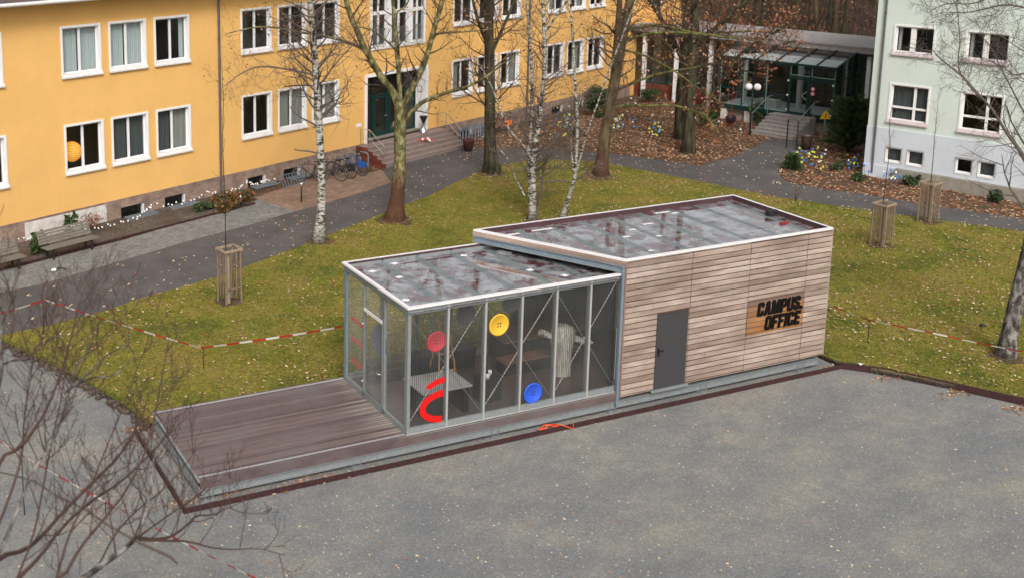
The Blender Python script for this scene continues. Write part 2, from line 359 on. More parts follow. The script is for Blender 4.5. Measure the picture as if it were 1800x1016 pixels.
# raised terrain of beds beyond the plaza
hi = plaza_edge + [(140, -60), (140, 160), (-80, 160), (-80, 24.5)]
g = MB(); g.prism(hi, -.02, .12, M['litter'], M['soil'], bottom=False); struct(g.build('terrain'))
south = P2([(-400, 590), (0, 590), (90, 571), (180, 548), (250, 524), (390, 485), (520, 436), (620, 397), (690, 370), (760, 343), (800, 322), (850, 300), (905, 287), (960, 281), (1040, 284), (1130, 300), (1240, 322), (1350, 345), (1560, 376), (1800, 408), (2100, 448)])
lawn = plaza_edge[1:] + [(60, -50)] + south[::-1]
# lawn body with a slightly dug-back edge
g = MB(); n = len(lawn)
top = [(x, y, .165) for x, y in lawn]
g.add(top, [tuple(range(n))], M['lawn']); low = [(x, y, .0) for x, y in lawn]
g.add(top+low, [(i, n+i, n+(i+1) % n, (i+1) % n) for i in range(n)], M['soil']); struct(g.build('lawn'))
north = P2([(-400, 560), (-100, 540), (0, 515), (72, 500), (200, 463), (330, 425), (450, 393), (520, 372), (560, 362), (640, 338), (688, 322), (672, 300), (690, 291), (812, 259), (850, 259), (900, 262), (960, 262), (1050, 268), (1130, 278), (1230, 292), (1290, 276), (1330, 256), (1353, 243), (1432, 251), (1405, 268), (1375, 290), (1366, 306), (1385, 322), (1450, 333), (1540, 346), (1660, 365), (1800, 386), (2100, 430)])
path = south + north[::-1]
g = MB(); g.prism(path, .05, .156, M['asphalt'], M['soil']); struct(g.build('asphalt_path'))
stl = P2([(-400, 560), (-100, 540), (0, 515), (72, 500), (200, 463), (330, 425), (450, 393), (520, 372), (455, 351), (440, 358), (212, 424), (32, 470), (-100, 500), (-420, 560)])
g = MB(); g.prism(stl, .05, .16, M['slab'], M['soil']); struct(g.build('stone_pavement'))
brp = P2([(455, 351), (520, 372), (560, 362), (640, 338), (688, 322), (672, 300), (640, 306), (600, 302), (540, 318), (500, 331), (445, 349)])
g = MB(); g.prism(brp, .05, .162, M['brickpave'], M['soil']); struct(g.build('brick_pavement'))
g = MB(); g.prism([(-5.78, -.36), (14.2, -.36), (14.2, 4.0), (-5.66, 4.0)], .0, .03, M['plaza']); struct(g.build('gravel_bed'))
# dark worn earth bank along the lawn
rg = random.Random(2)
g = MB()
bank = [Vector((x, y, 0)) for x, y in P2([(-60, 565), (0, 603), (60, 632), (120, 660), (180, 694), (225, 722), (262, 752)], .05)]
for i in range(len(bank)-1):
    for k in range(26):
        p = bank[i].lerp(bank[i+1], rg.random()) + Vector((rg.uniform(-.14, .16), rg.uniform(-.14, .16), 0))
        g.sphere((p.x, p.y, .06), rg.uniform(.06, .13), M['soil'], 6, 4, (1, 1, .8), .3, rg)
struct(g.build('earth_bank'))
# ---------------------------------------------------------------- yellow building
YB = thing('yellow_building', 'long ochre yellow rendered building with white framed windows and stone plinth', 'building', (-5, 21.61395, 0), .37856)
YEND = 45.2
ws = [(-7.8,), (-5.5,), (-3.22,), (1.25,), (3.52,), (5.82,), (10.68,), (12.96,), (15.22,), (26.05,), (28.3,), (30.5,), (35.2,), (37.45,), (39.75,)]
ws = [x[0] for x in ws]; WW = 1.89
curU = {1.25: [(0, .47, 'curt_blue'), (.53, 1, 'curt_blue')], 3.52: [(0, .47, 'curt_blue'), (.53, 1, 'curt_blue')], 5.82: [(.85, 1, 'curt_blue')], 26.05: [(0, .2, 'curt_dark')], 35.2: [(0, .5, 'curt_grey')], 37.45: [(.55, .95, 'curt_grey')]}
curL = {3.52: [(0, .47, 'curt_dark'), (.53, 1, 'curt_dark')], 5.82: [(0, .47, 'curt_dark'), (.6, 1, 'curt_grey')], 12.96: [(0, .47, 'curt_grey'), (.53, 1, 'curt_grey')], 15.22: [(0, .47, 'curt_grey'), (.53, 1, 'curt_grey')], 26.05: [(0, .45, 'curt_grey')], 30.5: [(.5, 1, 'curt_grey')], 37.45: [(.5, .9, 'curt_grey')]}
ZU, ZL = (6.38, 8.47), (2.44, 4.52)
holes = [hole_of(s, s+WW, *z) for s in ws for z in (ZU, ZL)]
base_w = [(-3.0, -1.75), (3.83, 5.12), (6.14, 7.36), (10.96, 12.17), (13.25, 14.45), (26.8, 28.0), (29.1, 30.3), (35.9, 37.2), (38.4, 39.6)]
bh = [(a+.03, b-.03, .10, .60) for a, b in base_w]
DOOR = (19.12, 23.86, .94, 4.36); STW = (19.5, 23.55, 5.87, 9.0)
wl = MB(); facade(wl, -12, YEND, .98, 9.5, holes+[DOOR, STW], M['yellow'], .2, M['white'])
wl.quad((YEND, 0, .98), (YEND, 14, .98), (YEND, 14, 9.5), (YEND, 0, 9.5), M['yellow']); wl.quad((-12, 14, 0), (-12, 0, 0), (-12, 0, 9.5), (-12, 14, 9.5), M['yellow'])
wl.quad((YEND, 14, 0), (-12, 14, 0), (-12, 14, 9.5), (YEND, 14, 9.5), M['yellow'])
wl.build('wall', YB)
# wing running back behind the glazed corridor (faces the yard over the corridor roof)
wg = MB()
wh = [(-20.8, -19.4, 6.25, 8.2), (-18.35, -16.9, 6.25, 8.2)]
pl = MB(); facade(pl, -12, YEND, -.1, .98, bh+[(18.9, 24.2, .94, 1.2)], M['plinth'], .3, y=-.035)
pl.box(-12, 18.3, -.05, 0, .94, .985, M['plinth']); pl.box(24.6, YEND, -.05, 0, .94, .985, M['plinth'])
pl.build('plinth', YB)
wp = MB(); wp.box(-.72, 3.12, -.05, -.036, .12, .90, M['oldwhite']); wp.build('whitewashed_patch', YB)
rf = MB(); rf.box(-13, YEND+.6, -.75, 14.6, 9.5, 9.62, M['sill'])
rf.add([(-13, -.8, 9.63), (YEND+.6, -.8, 9.63), (YEND+.6, 7, 13.0), (-13, 7, 13.0), (-13, 14.7, 9.63), (YEND+.6, 14.7, 9.63)], [(0, 1, 2, 3), (3, 2, 5, 4), (0, 3, 4), (1, 5, 2)], M['roof'])
r_ = rf.build('roof', YB)
gt = MB(); gt.tube([(-13, -.84, 9.55), (YEND+.6, -.84, 9.55)], .08, M['sill'], 8); gt.build('gutter', r_)
iw = MB(); iw.quad((-11.9, 2.6, -.1), (YEND-.1, 2.6, -.1), (YEND-.1, 2.6, 9.4), (-11.9, 2.6, 9.4), M['room'])
for z in (1.0, 5.3): iw.box(-11.9, YEND-.1, .32, 2.59, z-.15, z, M['room'])
for s in (-9, .3, 9.5, 17.8, 25, 34, 44): iw.box(s-.08, s+.08, .32, 2.59, -.1, 9.4, M['room'])
iw.build('interior_wall', YB)
for s in ws:
    window(YB, s, s+WW, *ZU, cur=curU.get(s)); window(YB, s, s+WW, *ZL, cur=curL.get(s))
for i, (a, b) in enumerate(base_w):
    f = MB(); f.box(a+.03, b-.03, .06, .10, .10, .14, M['iron']); f.box(a+.03, b-.03, .06, .10, .56, .60, M['iron'])
    f.box(b-.13, b-.05, -.02, .12, .14, .56, M['sill'])
    for k in range(1, 10): x = a+.03+(b-a-.16)*k/10; f.bar((x, .02, .12), (x, .02, .58), .008, M['iron'], 4)
    fr = f.build('basement_window', YB)
    q = MB(); q.box(a+.03, b-.03, .16, .18, .12, .58, M['glass']); q.build('pane', fr)
    if i in (1, 2, 3, 4):
        q = MB(); q.add([(a+.1, -.10, .20), (b+.35, -.10, .20), (b+.3, -.62, .17), (a+.05, -.62, .17)], [(0, 3, 2, 1)], M['bluegrey'])
        for k in range(24): x = a+.1+(b-a+.2)*k/23; q.box(x, x+.012, -.62, -.1, .20, .212, M['steelgrey'])
        q.build('light_well_cover', YB)
for s in (9.33, 33.2):
    d = MB(); d.tube([(s, -.75, 9.5), (s, -.5, 9.3), (s, -.12, 9.05), (s, -.09, 8.8), (s, -.09, .2)], .055, M['zinc'], 8)
    for z in (2, 4, 6, 8): d.tube([(s, -.09, z), (s, -.09, z+.04)], .07, M['zinc'], 8)
    d.build('downpipe', YB)
# entrance portal with deep white jambs
dp = .78
pt = MB(); Wt = M['white']
pt.box(19.0, 19.16, -.05, dp, .95, 4.52, Wt); pt.box(23.82, 23.98, -.05, dp, .95, 4.52, Wt); pt.box(19.16, 23.82, -.05, dp, 4.36, 4.52, Wt)
pt.box(18.9, 24.0, -.02, dp+.2, .80, .945, M['step'])
po = pt.build('entrance_surround', YB)
ed = MB(); gr = M['green']; y0, y1 = dp-.10, dp-.02
xs = [19.17, 19.62, 20.35, 21.5, 22.65, 23.8]
for x in xs: ed.box(x-.05 if x > 19.2 else x, x+.05 if x < 23.7 else x+.01, y0, y1, .96, 4.35, gr)
for a, b in zip(xs, xs[1:]):
    for z in (.96, 3.15, 4.27): ed.box(a+.05, b-.05, y0+.002, y1, z, z+(.16 if z < 1 else .08), gr)
de = ed.build('door_frame', YB)
q = MB(); q.box(19.2, 23.8, dp-.06, dp-.05, 1.0, 4.3, M['glass']); q.build('pane', de)
for x0 in (20.4, 21.55):
    dl = MB()
    for (a, b, c, d) in ((x0+.02, x0+.16, 1.0, 3.1), (x0+.94, x0+1.06, 1.0, 3.1), (x0+.16, x0+.94, 1.0, 1.2), (x0+.16, x0+.94, 2.98, 3.1)): dl.box(a, b, y0-.03, y0-.004, c, d, gr)
    dd = dl.build('door', YB)
    h = MB(); h.box(x0+.80, x0+.95, y0-.10, y0-.07, 2.02, 2.06, M['steel']); h.box(x0+.93, x0+.96, y0-.10, y0-.03, 2.0, 2.08, M['steel']); h.build('handle', dd)
for k, z in enumerate((2.35, 2.62)):
    p = MB(); p.lathe([(0, 0), (.12, 0), (.12, .01), (0, .01)], M['redwhite_r'], 16); p.lathe([(0, .011), (.085, .011), (.085, .016), (0, .016)], Wt, 16)
    for x, z2 in ((-.03, 0), (.02, 0)): p.box(x, x+.02, -.05, .05, .017, .02, M['black'])
    o = p.build('notice_sticker', YB); o.rotation_euler = (PI/2, 0, 0); o.location = (19.40, y0-.004, z)
p = MB(); p.box(18.35, 18.72, -.03, 0, 1.92, 2.08, Wt); p.build('plate', YB)
p = MB(); p.box(23.80, 23.815, .25, .55, 3.0, 3.35, M['black']); p.box(23.79, 23.80, .28, .52, 3.03, 3.32, Wt); p.build('notice_frame', YB)
bw = MB(); bw.quad((17.9, 2.5, .95), (24.9, 2.5, .95), (24.9, 2.5, 4.6), (17.9, 2.5, 4.6), M['room'])
# stair window: three bays between white piers
sw = MB(); S0, S1, Z0, Z1 = STW
sw.box(S0-.14, S0, -.04, .2, Z0-.14, Z1+.1, Wt); sw.box(S1, S1+.14, -.04, .2, Z0-.14, Z1+.1, Wt); sw.box(S0, S1, -.08, .2, Z0-.14, Z0, M['sill']); sw.box(S0, S1, -.04, .2, Z1, Z1+.1, Wt)
bays = [(S0, 20.62), (20.98, 22.3), (22.66, S1)]
for a, b in ((20.62, 20.98), (22.3, 22.66)): sw.box(a, b, -.02, .2, Z0, Z1, Wt)
for a, b in bays:
    sw.box(a, b, .06, .14, 7.48, 7.66, Wt); sw.box((a+b)/2-.04, (a+b)/2+.04, .06, .14, Z0, 7.48, Wt); sw.box((a+b)/2-.04, (a+b)/2+.04, .06, .14, 7.66, Z1, Wt)
    sw.box(a, b, .06, .14, Z0, Z0+.07, Wt)
so_ = sw.build('stair_window', YB)
q = MB(); q.box(S0, S1, .16, .17, Z0, Z1, M['glass']); q.build('pane', so_)
for a, b in bays:
    q = MB()
    for z in (Z0+.12, 6.75): q.bar((a+.03, .02, z), (b-.03, .02, z), .015, M['steelgrey'], 5)
    for k in range(12): x = a+.06+(b-a-.12)*k/11; q.bar((x, .02, Z0+.12), (x, .02, 6.75), .008, M['steelgrey'], 4)
    q.build('guard_rail', so_)
    curtain(so_, a+.1, b-.1, Z0+.1, 7.4, .5, M['curt_grey'])
# wing seen over the corridor roof: yellow wall facing the yard
wg = MB(); Y0 = 4.0
def yl(a, b): return (a-3.337, -22.02-b)      # from the site axes to the building's own
x0 = yl(50.2, 0)[0]
wg.box(YEND+.01, x0+1.4, .0, 14, 0, 9.5, M['yellow']); wg.box(x0, x0+1.4, -2.0, -.001, 4.6, 9.5, M['yellow'])
wg.box(x0-.5, x0+1.8, -2.5, -.8, 9.5, 9.65, M['roof'])
wo = wg.build('back_wing', YB)
f = MB(); ya, yb = -1.15, -.35
f.box(x0-.08, x0-.01, ya-.05, yb+.05, 6.0, 6.2, M['sill']); f.box(x0-.05, x0-.01, ya, ya+.08, 6.2, 8.2, Wt); f.box(x0-.05, x0-.01, yb-.08, yb, 6.2, 8.2, Wt); f.box(x0-.05, x0-.01, ya+.08, yb-.08, 8.1, 8.2, Wt); f.box(x0-.02, x0-.012, ya+.08, yb-.08, 6.2, 8.1, M['dark'])
f.build('wing_window', YB)
# lantern seen glowing in a ground floor window
ln = MB(); ln.sphere((0, 0, 0), .42, M['lantern'], 18, 12)
for z in (-.3, -.2, -.1, 0, .1, .2, .3): r = math.sqrt(.42**2-z*z)+.003; ln.tube([(r*math.cos(t), r*math.sin(t), z) for t in [i*PI/9 for i in range(19)]], .005, M['curt_dark'], 4)
o = ln.build('paper_lantern'); o.location = YBm = Vector((-5, 21.61395, 0)) + U1*2.1 + Vector((-U1.y, U1.x, 0))*.8 + Vector((0, 0, 3.18))
tag(o, 'glowing orange globe lantern behind a ground floor window', 'lantern')

# ---------------------------------------------------------------- entrance stairs of the yellow building
ES = thing('entrance_steps', 'broad brown stone stairs before the green double door of the yellow building', 'stairs', (-5, 21.61395, 0), .37856)
n = 5; zt = .94; zb = .15; rh = (zt-zb)/n; x0, x1 = 18.42, 25.0
prof = [(-.06, 0), (-.06, zt)]; y = -.80; z = zt
prof += [(y, z)]
for i in range(n-1): z -= rh; prof += [(y, z), (y-.30, z)]; y -= .30
prof += [(y, 0)]
st = MB(); st.prof(prof[::-1], x0, x1, M['step'])
for i in range(n):       # nosings
    yy = -.80-.30*i; zz = zt-rh*i; st.box(x0+.01, x1-.01, yy-.025, yy+.25, zz+.001, zz+.02, M['step'])
st.build('flight', ES)
ck = MB(); ck.prof([(p[0]-.01 if p[0] < -.1 else p[0], p[1]+(.025 if p[1] > 0 else 0)) for p in prof][::-1], x0-.10, x0-.003, M['redbrick']); ck.build('side_wall', ES)
ck = MB(); ck.prof([(p[0], p[1]) for p in prof][::-1], x1+.003, x1+.10, M['redbrick']); ck.build('side_wall', ES)
def railing(x):
    r = MB(); s_ = M['steel']
    a = (x, -.10, 1.84); b = (x, -.72, 1.84); c = (x, -1.75, 1.12)
    r.tube([a, b, c], .024, s_, 8); r.tube([(x, -.10, 1.36), (x, -.72, 1.36)], .014, s_, 6); r.tube([(x, -.72, 1.42), (x, -1.70, .72)], .018, s_, 6)
    for yy, z0, z1 in ((-.12, .95, 1.84), (-.72, .95, 1.84)): r.bar((x, yy, z0), (x, yy, z1), .018, M['steelgrey'], 6)
    r.bar((x, -1.70, .45), (x, -1.70, 1.15), .018, s_, 6)
    return r.build('handrail', ES)
railing(18.6); railing(24.75)

# ---------------------------------------------------------------- pale mint building
MB_ = thing('pale_green_building', 'pale mint rendered building with a light blue base and white windows', 'building', (30, 26.2089, 0), -1.22002)
up = [11.51, 14.63, 17.75, 20.9, 24.0, 27.1]; holes = [hole_of(s, s+1.86, 6.11, 7.57) for s in up]+[hole_of(s, s+1.86, 9.4, 10.9) for s in up]
lo = [(11.55, 13.38), (14.68, 16.5), (17.8, 19.63), (20.95, 22.78)]; holes += [hole_of(a, b, 2.86, 4.78) for a, b in lo]
bs = [(11.58, 12.4), (12.56, 13.38), (14.7, 15.5), (15.66, 16.46), (17.8, 18.6), (18.76, 19.56)]
hb = [hole_of(a, b, .93, 1.71, True) for a, b in bs]
wl = MB(); facade(wl, 10.69, 30, 2.56, 11.6, holes, M['mint'], .18, M['white'])
wl.quad((10.69, 16, 0), (10.69, 0, 0), (10.69, 0, 11.6), (10.69, 16, 11.6), M['mint']); wl.quad((30, 0, 0), (30, 16, 0), (30, 16, 11.6), (30, 0, 11.6), M['mint']); wl.quad((30, 16, 0), (10.69, 16, 0), (10.69, 16, 11.6), (30, 16, 11.6), M['mint'])
wl.build('wall', MB_)
lw = MB(); facade(lw, 10.67, 30, .7, 2.56, hb, M['bluewall'], .15, M['white'], y=-.03); lw.quad((10.67, -.03, 2.56), (30, -.03, 2.56), (30, 0, 2.575), (10.67, 0, 2.575), M['bluewall'])
lw.quad((10.67, 2, .7), (10.67, -.03, .7), (10.67, -.03, 2.56), (10.67, 2, 2.56), M['bluewall']); lw.build('lower_wall', MB_)
cb = MB(); cb.box(12.2, 30, -.30, -.035, .0, .72, M['concrete']); cb.box(10.67, 12.2, -.10, -.035, 0, .71, M['bluewall']); cb.build('concrete_base', MB_)
rf = MB(); rf.box(10.2, 30.5, -.5, 16.5, 11.6, 11.75, M['white']); rf.add([(10.2, -.5, 11.76), (30.5, -.5, 11.76), (30.5, 8, 14.5), (10.2, 8, 14.5), (10.2, 16.5, 11.76), (30.5, 16.5, 11.76)], [(0, 1, 2, 3), (3, 2, 5, 4), (0, 3, 4), (1, 5, 2)], M['roof']); rf.build('roof', MB_)
for i, s in enumerate(up):
    window(MB_, s, s+1.86, 6.11, 7.57, 'mint', cur=[(.04, .13, 'curt_white')] if i < 2 else None, surround=.08, dep=.18)
    window(MB_, s, s+1.86, 9.4, 10.9, 'mint', surround=.08, dep=.18)
for i, (a, b) in enumerate(lo): window(MB_, a, b, 2.86, 4.78, 'mint', cur=[(0, .62, 'curt_dark'), (.64, 1, 'curt_dark')] if i == 0 else None, dep=.18, surround=.08)
for i, (a, b) in enumerate(bs): window(MB_, a, b, .93, 1.71, 'small', dep=.15, cur=[(0, 1, 'curt_dark')] if i in (0, 1, 3) else None)
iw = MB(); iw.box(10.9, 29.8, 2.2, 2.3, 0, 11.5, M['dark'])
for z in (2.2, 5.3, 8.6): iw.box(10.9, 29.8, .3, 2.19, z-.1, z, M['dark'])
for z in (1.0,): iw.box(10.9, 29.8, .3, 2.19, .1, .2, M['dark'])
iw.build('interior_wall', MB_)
d = MB(); d.tube([(11.1, -.09, 11.5), (11.1, -.09, .3)], .05, M['zinc'], 8)
for z in (2.5, 5, 8): d.tube([(11.1, -.09, z), (11.1, -.09, z+.05)], .065, M['zinc'], 8)
d.build('downpipe', MB_)

# ---------------------------------------------------------------- glazed link corridor and entrance pavilion
LC = thing('link_corridor', 'low flat roofed glazed corridor joining the yellow and mint buildings', 'corridor', tuple(AB(48.5, 0)), -1.22002)
gr = M['green']; L0, L1 = -22.0, -2.9
b_ = MB(); b_.box(L0, L1, 0, .3, 0, 1.05, M['redbrick']); b_.build('parapet_wall', LC)
r_ = MB(); r_.box(L0-.3, L1, -.75, 4.2, 4.42, 4.55, M['dark']); r_.box(L0-.3, L1, -.8, 4.3, 4.56, 4.86, M['roofgrey']); r_.box(L0-.35, L1, -.86, 4.35, 4.86, 4.95, M['roofgrey']); r_.build('roof', LC)
bk = MB(); bk.box(L0, L1, 3.4, 3.5, 0, 4.42, mat('corridor_wall', (.38, .34, .28), .9)); bk.box(L0, L1, .3, 3.4, .9, .98, M['curt_grey']); bk.build('back_wall', LC)
fr = MB()
x = L0+.02; k = 0
while x < L1: 
    fr.box(x-.045, x+.045, .08, .2, 1.05, 4.42, gr); x += 1.16; k += 1
for z in (1.05, 1.95, 3.5, 4.34): fr.box(L0, L1, .1, .18, z, z+.07, gr)
fo = fr.build('window_frame', LC)
q = MB(); q.box(L0, L1, .13, .14, 1.1, 4.35, M['glass']); q.build('pane', fo)
for x in (-21.05, -18.72, -16.35, -14.0, -6.6, -4.3):
    c = MB(); c.box(x-.11, x+.11, -.45, -.23, .1, 4.41, M['white']); c.build('column', LC)
# pavilion
EP = thing('entrance_pavilion', 'dark green steel and glass entrance porch with a sloping glass roof', 'porch', tuple(AB(45.2, 0)), -1.22002)
p0, p1, FZ, EZ, BZ, DPT = -14.25, -7.3, 1.03, 3.88, 4.62, 3.2
bs_ = MB(); bs_.box(p0-.02, p1+.02, -.05, DPT, FZ-.22, FZ, gr); bs_.box(p0+.3, p1-.3, .25, DPT, 0, FZ-.22, M['concrete'])
for x in (p0+.2, p0+1.7, p0+3.2): bs_.box(x, x+.35, .0, .24, 0, FZ-.22, M['oldwhite'])
bs_.build('base', EP)
fl = MB(); fl.box(p0+.1, p1-.1, .1, DPT, FZ+.001, FZ+.02, M['curt_blue']); fl.build('floor', EP)
posts = [p0, -12.75, -11.35, -9.95, -8.72, p1]
fm = MB()
for x in posts:
    a = x if x == p0 else x-.045; fm.box(a, a+.09 if x != p1 else a+.055, -.05, .05, FZ, EZ, gr)
    fm.box(a+.09 if x != p1 else a-.03, a+.115 if x != p1 else a, -.03, .03, FZ+.06, EZ-.1, M['palegreen'])
fm.box(p0, p1, -.06, .06, EZ-.02, EZ+.08, gr)
for a, b in zip(posts, posts[1:]):
    if b <= -9.9: fm.box(a+.09, b-.045, -.04, .04, 2.02, 2.08, gr)
    fm.box(a+.12, b-.045, -.04, .04, FZ, FZ+.06, gr)
    fm.box(a+.12, b-.045, -.05, .0, FZ+.061, FZ+.08, M['palegreen'])
for a, b in zip(posts[3:], posts[4:]): fm.box(a+.045, b-.045, -.05, .05, 3.18, 3.28, gr); fm.box(a+.12, b-.05, -.051, 0, 3.281, 3.305, M['palegreen'])
for y in (.05, 1.1, 2.15, DPT-.05):
    zt = EZ+(BZ-EZ)*y/DPT
    for x in (p0, p1-.06): fm.box(x, x+.06, y, y+.07, FZ, zt, gr); fm.box(x+.061 if x == p0 else x-.02, x+.08 if x == p0 else x-.001, y, y+.03, FZ, zt-.1, M['palegreen'])
for x in (p0, p1-.06):
    fm.prof([(.0, EZ), (DPT, BZ), (DPT, BZ+.1), (0, EZ+.1)], x, x+.06, gr)
    for z in (2.02, 3.2): fm.box(x, x+.05, .12, DPT, z, z+.06, gr)
fm.build('frame', EP)
q = MB(); q.box(p0+.03, p1-.03, -.005, .005, FZ, EZ, M['glass']); q.build('front_pane', EP)
for x in (p0+.03, p1-.03):
    q = MB(); q.prof([(.06, FZ), (DPT, FZ), (DPT, BZ), (.06, EZ)], x-.004, x+.004, M['glass']); q.build('side_pane', EP)
rt = MB()
for i in range(7):
    x = p0-.05+(p1-p0+.1)*i/6
    rt.prof([(-.18, EZ+.03), (DPT, BZ+.09), (DPT, BZ+.16), (-.18, EZ+.12)], x-.035, x+.035, gr if i in (0, 6) else M['iron'])
rt.box(p0-.1, p1+.1, -.24, -.17, EZ+.0, EZ+.12, gr); rt.build('roof_frame', EP)
m, nt, b, co = custom('translucent_roof_panel', .12)
sp = N(nt, 'ShaderNodeSeparateXYZ'); nt.links.new(co, sp.inputs[0])
c = mixc(nt, ramp(nt, sp.outputs[1], [(.25, 0.), (.27, 1.)]), (.62, .68, .70), (.20, .235, .25))
c = mixc(nt, .5, c, ramp(nt, noise(nt, co, 5, 4), [(.3, .7), (.7, 1.2)]), 'MULTIPLY')
nt.links.new(c, b.inputs['Base Color']); M['roofpanel'] = m
for i in range(6):
    x0 = p0-.05+(p1-p0+.1)*i/6+.036; x1 = x0+(p1-p0+.1)/6-.072
    sp_ = 1.15; f_ = lambda y: EZ+.07+(BZ-EZ+.02)*(y+.0)/DPT
    q = MB(); q.add([(x0, -.18, f_(-.18)), (x1, -.18, f_(-.18)), (x1, sp_, f_(sp_)), (x0, sp_, f_(sp_))], [(0, 1, 2, 3)], M['skywhite'] if 'skywhite' in M else M['curt_white'])
    q.add([(x0, sp_+.001, f_(sp_)), (x1, sp_+.001, f_(sp_)), (x1, DPT, f_(DPT)), (x0, DPT, f_(DPT))], [(0, 1, 2, 3)], M['roofglass']); q.build('roof_pane', EP)
# doors of the porch with white dots and chevron handle
for x0, x1 in ((-9.9, -8.77), (-8.67, -7.36)):
    dl = MB(); dl.box(x0, x0+.09, -.09, -.055, FZ+.02, 3.16, gr); dl.box(x1-.09, x1, -.09, -.055, FZ+.02, 3.16, gr); dl.box(x0+.09, x1-.09, -.09, -.055, FZ+.02, FZ+.14, gr); dl.box(x0+.09, x1-.09, -.09, -.055, 3.06, 3.16, gr); dd = dl.build('door', EP)
h = MB(); h.tube([(-8.85, -.16, 1.95), (-9.12, -.16, 2.18), (-8.85, -.16, 2.42)], .03, M['steel'], 6); h.build('door_pull', EP)
for z in (1.25, 2.1, 2.95):
    for x in (-9.98, -7.4):
        q = MB(); q.sphere((x, -.1, z), .06, M['white'], 8, 6); q.build('door_lamp', EP)
q = MB()
for z in (2.35, 2.62):
    q.prof([(-8.52+.12*math.cos(t), z+.12*math.sin(t)) for t in [i*PI/8 for i in range(16)]], -.105, -.098, M['redwhite_r'], ax=1)
    q.prof([(-8.52+.085*math.cos(t), z+.085*math.sin(t)) for t in [i*PI/8 for i in range(16)]], -.11, -.1055, M['white'], ax=1); q.box(-8.545, -8.53, -.113, -.1105, z-.05, z+.05, M['black']); q.box(-8.51, -8.495, -.113, -.1105, z-.05, z+.05, M['black'])
q.build('notice_sticker', EP)
q = MB(); q.box(-12.1, -10.9, .5, 1.2, FZ+.021, FZ+.5, M['curt_white']); q.box(-10.2, -9.98, 1.6, 1.9, FZ+.02, 3.6, M['white']); q.build('inner_fittings', EP)
# stone stairs of the porch
SS = thing('stone_steps', 'grey stone steps leading up to the dark green glass porch', 'stairs', tuple(AB(45.2, 0)), -1.22002)
pf = [(-.1, 0), (-.1, FZ-.02), (-.95, FZ-.02)]; z = FZ-.02; y = -.95; nr = 6; rh = (z-.15)/nr
for i in range(nr-1): z -= rh; pf += [(y, z), (y-.40, z)]; y -= .40
pf += [(y, 0)]
m_ = mat('grey_stone_step', (.27, .245, .235), .8, var=.2, vs=5, bump=.3)
q = MB(); q.prof(pf[::-1], -10.6, -8.2, m_)
yy, zz = -.95, FZ-.02
for i in range(nr): q.box(-10.63, -8.17, yy-.03, yy+.3, zz+.001, zz+.03, m_); yy -= .4; zz -= rh
q.build('flight', SS)
for x in (-10.75, -8.05):
    q = MB(); q.tube([(x, -.3, 2.0), (x, -.85, 2.0), (x, -2.75, 1.25)], .025, M['steel'], 8)
    for yy, zz in ((-.85, 2.0), (-2.72, 1.26)): q.bar((x, yy, .12), (x, yy, zz), .018, M['steelgrey'], 6)
    q.build('handrail', SS)
# ---------------------------------------------------------------- the timber and glass office on its steel frame
OF = thing('garden_office', 'low office pavilion with glass room, timber clad box and wooden deck', 'pavilion')
XD, ZD, D, Z1, X2, X3, Z2, ZB, E_, XF = -5.37, .555, 3.706, 3.89, 6.385, 13.73, 4.282, .45, .157, 4.133
SG, AL = M['steelgrey'], M['greyroofcap']
mat_rail = mat('deck_rail_aluminium', (.52, .52, .53), .35, metal=.5, var=.1)
mat_sill2 = mat('post_cover_grey', (.40, .39, .37), .5, metal=.2, var=.1)
mat_rib = mat('dark_ribs', (.06, .057, .055), .6)
mat_upstand = mat('dark_red_upstand', (.07, .035, .04), .5, var=.3)
mat_trim = mat('brown_trim', (.26, .15, .11), .7)
mat_door = mat('anthracite_door', (.05, .05, .052), .45, var=.06)
# materials
m, nt, b, co = custom('dark_deck_boards', .42)
sp = N(nt, 'ShaderNodeSeparateXYZ'); nt.links.new(co, sp.inputs[0])
mm = N(nt, 'ShaderNodeMath', operation='MULTIPLY'); nt.links.new(sp.outputs[1], mm.inputs[0]); mm.inputs[1].default_value = 1/.115
fl = N(nt, 'ShaderNodeMath', operation='FLOOR'); nt.links.new(mm.outputs[0], fl.inputs[0])
wn = N(nt, 'ShaderNodeTexWhiteNoise', noise_dimensions='1D'); nt.links.new(fl.outputs[0], wn.inputs['W'])
c = ramp(nt, wn.outputs['Value'], [(0, (.105, .075, .075)), (.5, (.135, .10, .10)), (1, (.175, .125, .115))])
c = mixc(nt, .8, c, ramp(nt, noise(nt, co, 3, 5, .65, (.5, 12, 1)), [(.3, .7), (.7, 1.3)]), 'MULTIPLY')
c = mixc(nt, ramp(nt, noise(nt, co, .8, 4, .6), [(.45, 0.), (.7, .4)]), c, (.16, .15, .165))
dr = N(nt, 'ShaderNodeMath', operation='MULTIPLY_ADD'); nt.links.new(wn.outputs['Value'], dr.inputs[0]); dr.inputs[1].default_value = .9; nt.links.new(sp.outputs[0], dr.inputs[2])
pg = N(nt, 'ShaderNodeMath', operation='PINGPONG'); nt.links.new(mm.outputs[0], pg.inputs[0]); pg.inputs[1].default_value = .5
dry = N(nt, 'ShaderNodeMapRange'); dry.inputs['From Min'].default_value = -.25; dry.inputs['From Max'].default_value = .6; dry.inputs['To Max'].default_value = .75; nt.links.new(dr.outputs[0], dry.inputs['Value'])
c = mixc(nt, mixc(nt, 1, dry.outputs[0], ramp(nt, pg.outputs[0], [(.12, 0.), (.3, 1.)]), 'MULTIPLY'), c, (.36, .32, .27))
nt.links.new(c, b.inputs['Base Color']); M['deck'] = m
bumpit(nt, b, noise(nt, co, 30, 3, .6, (.2, 1, 1)), .3)
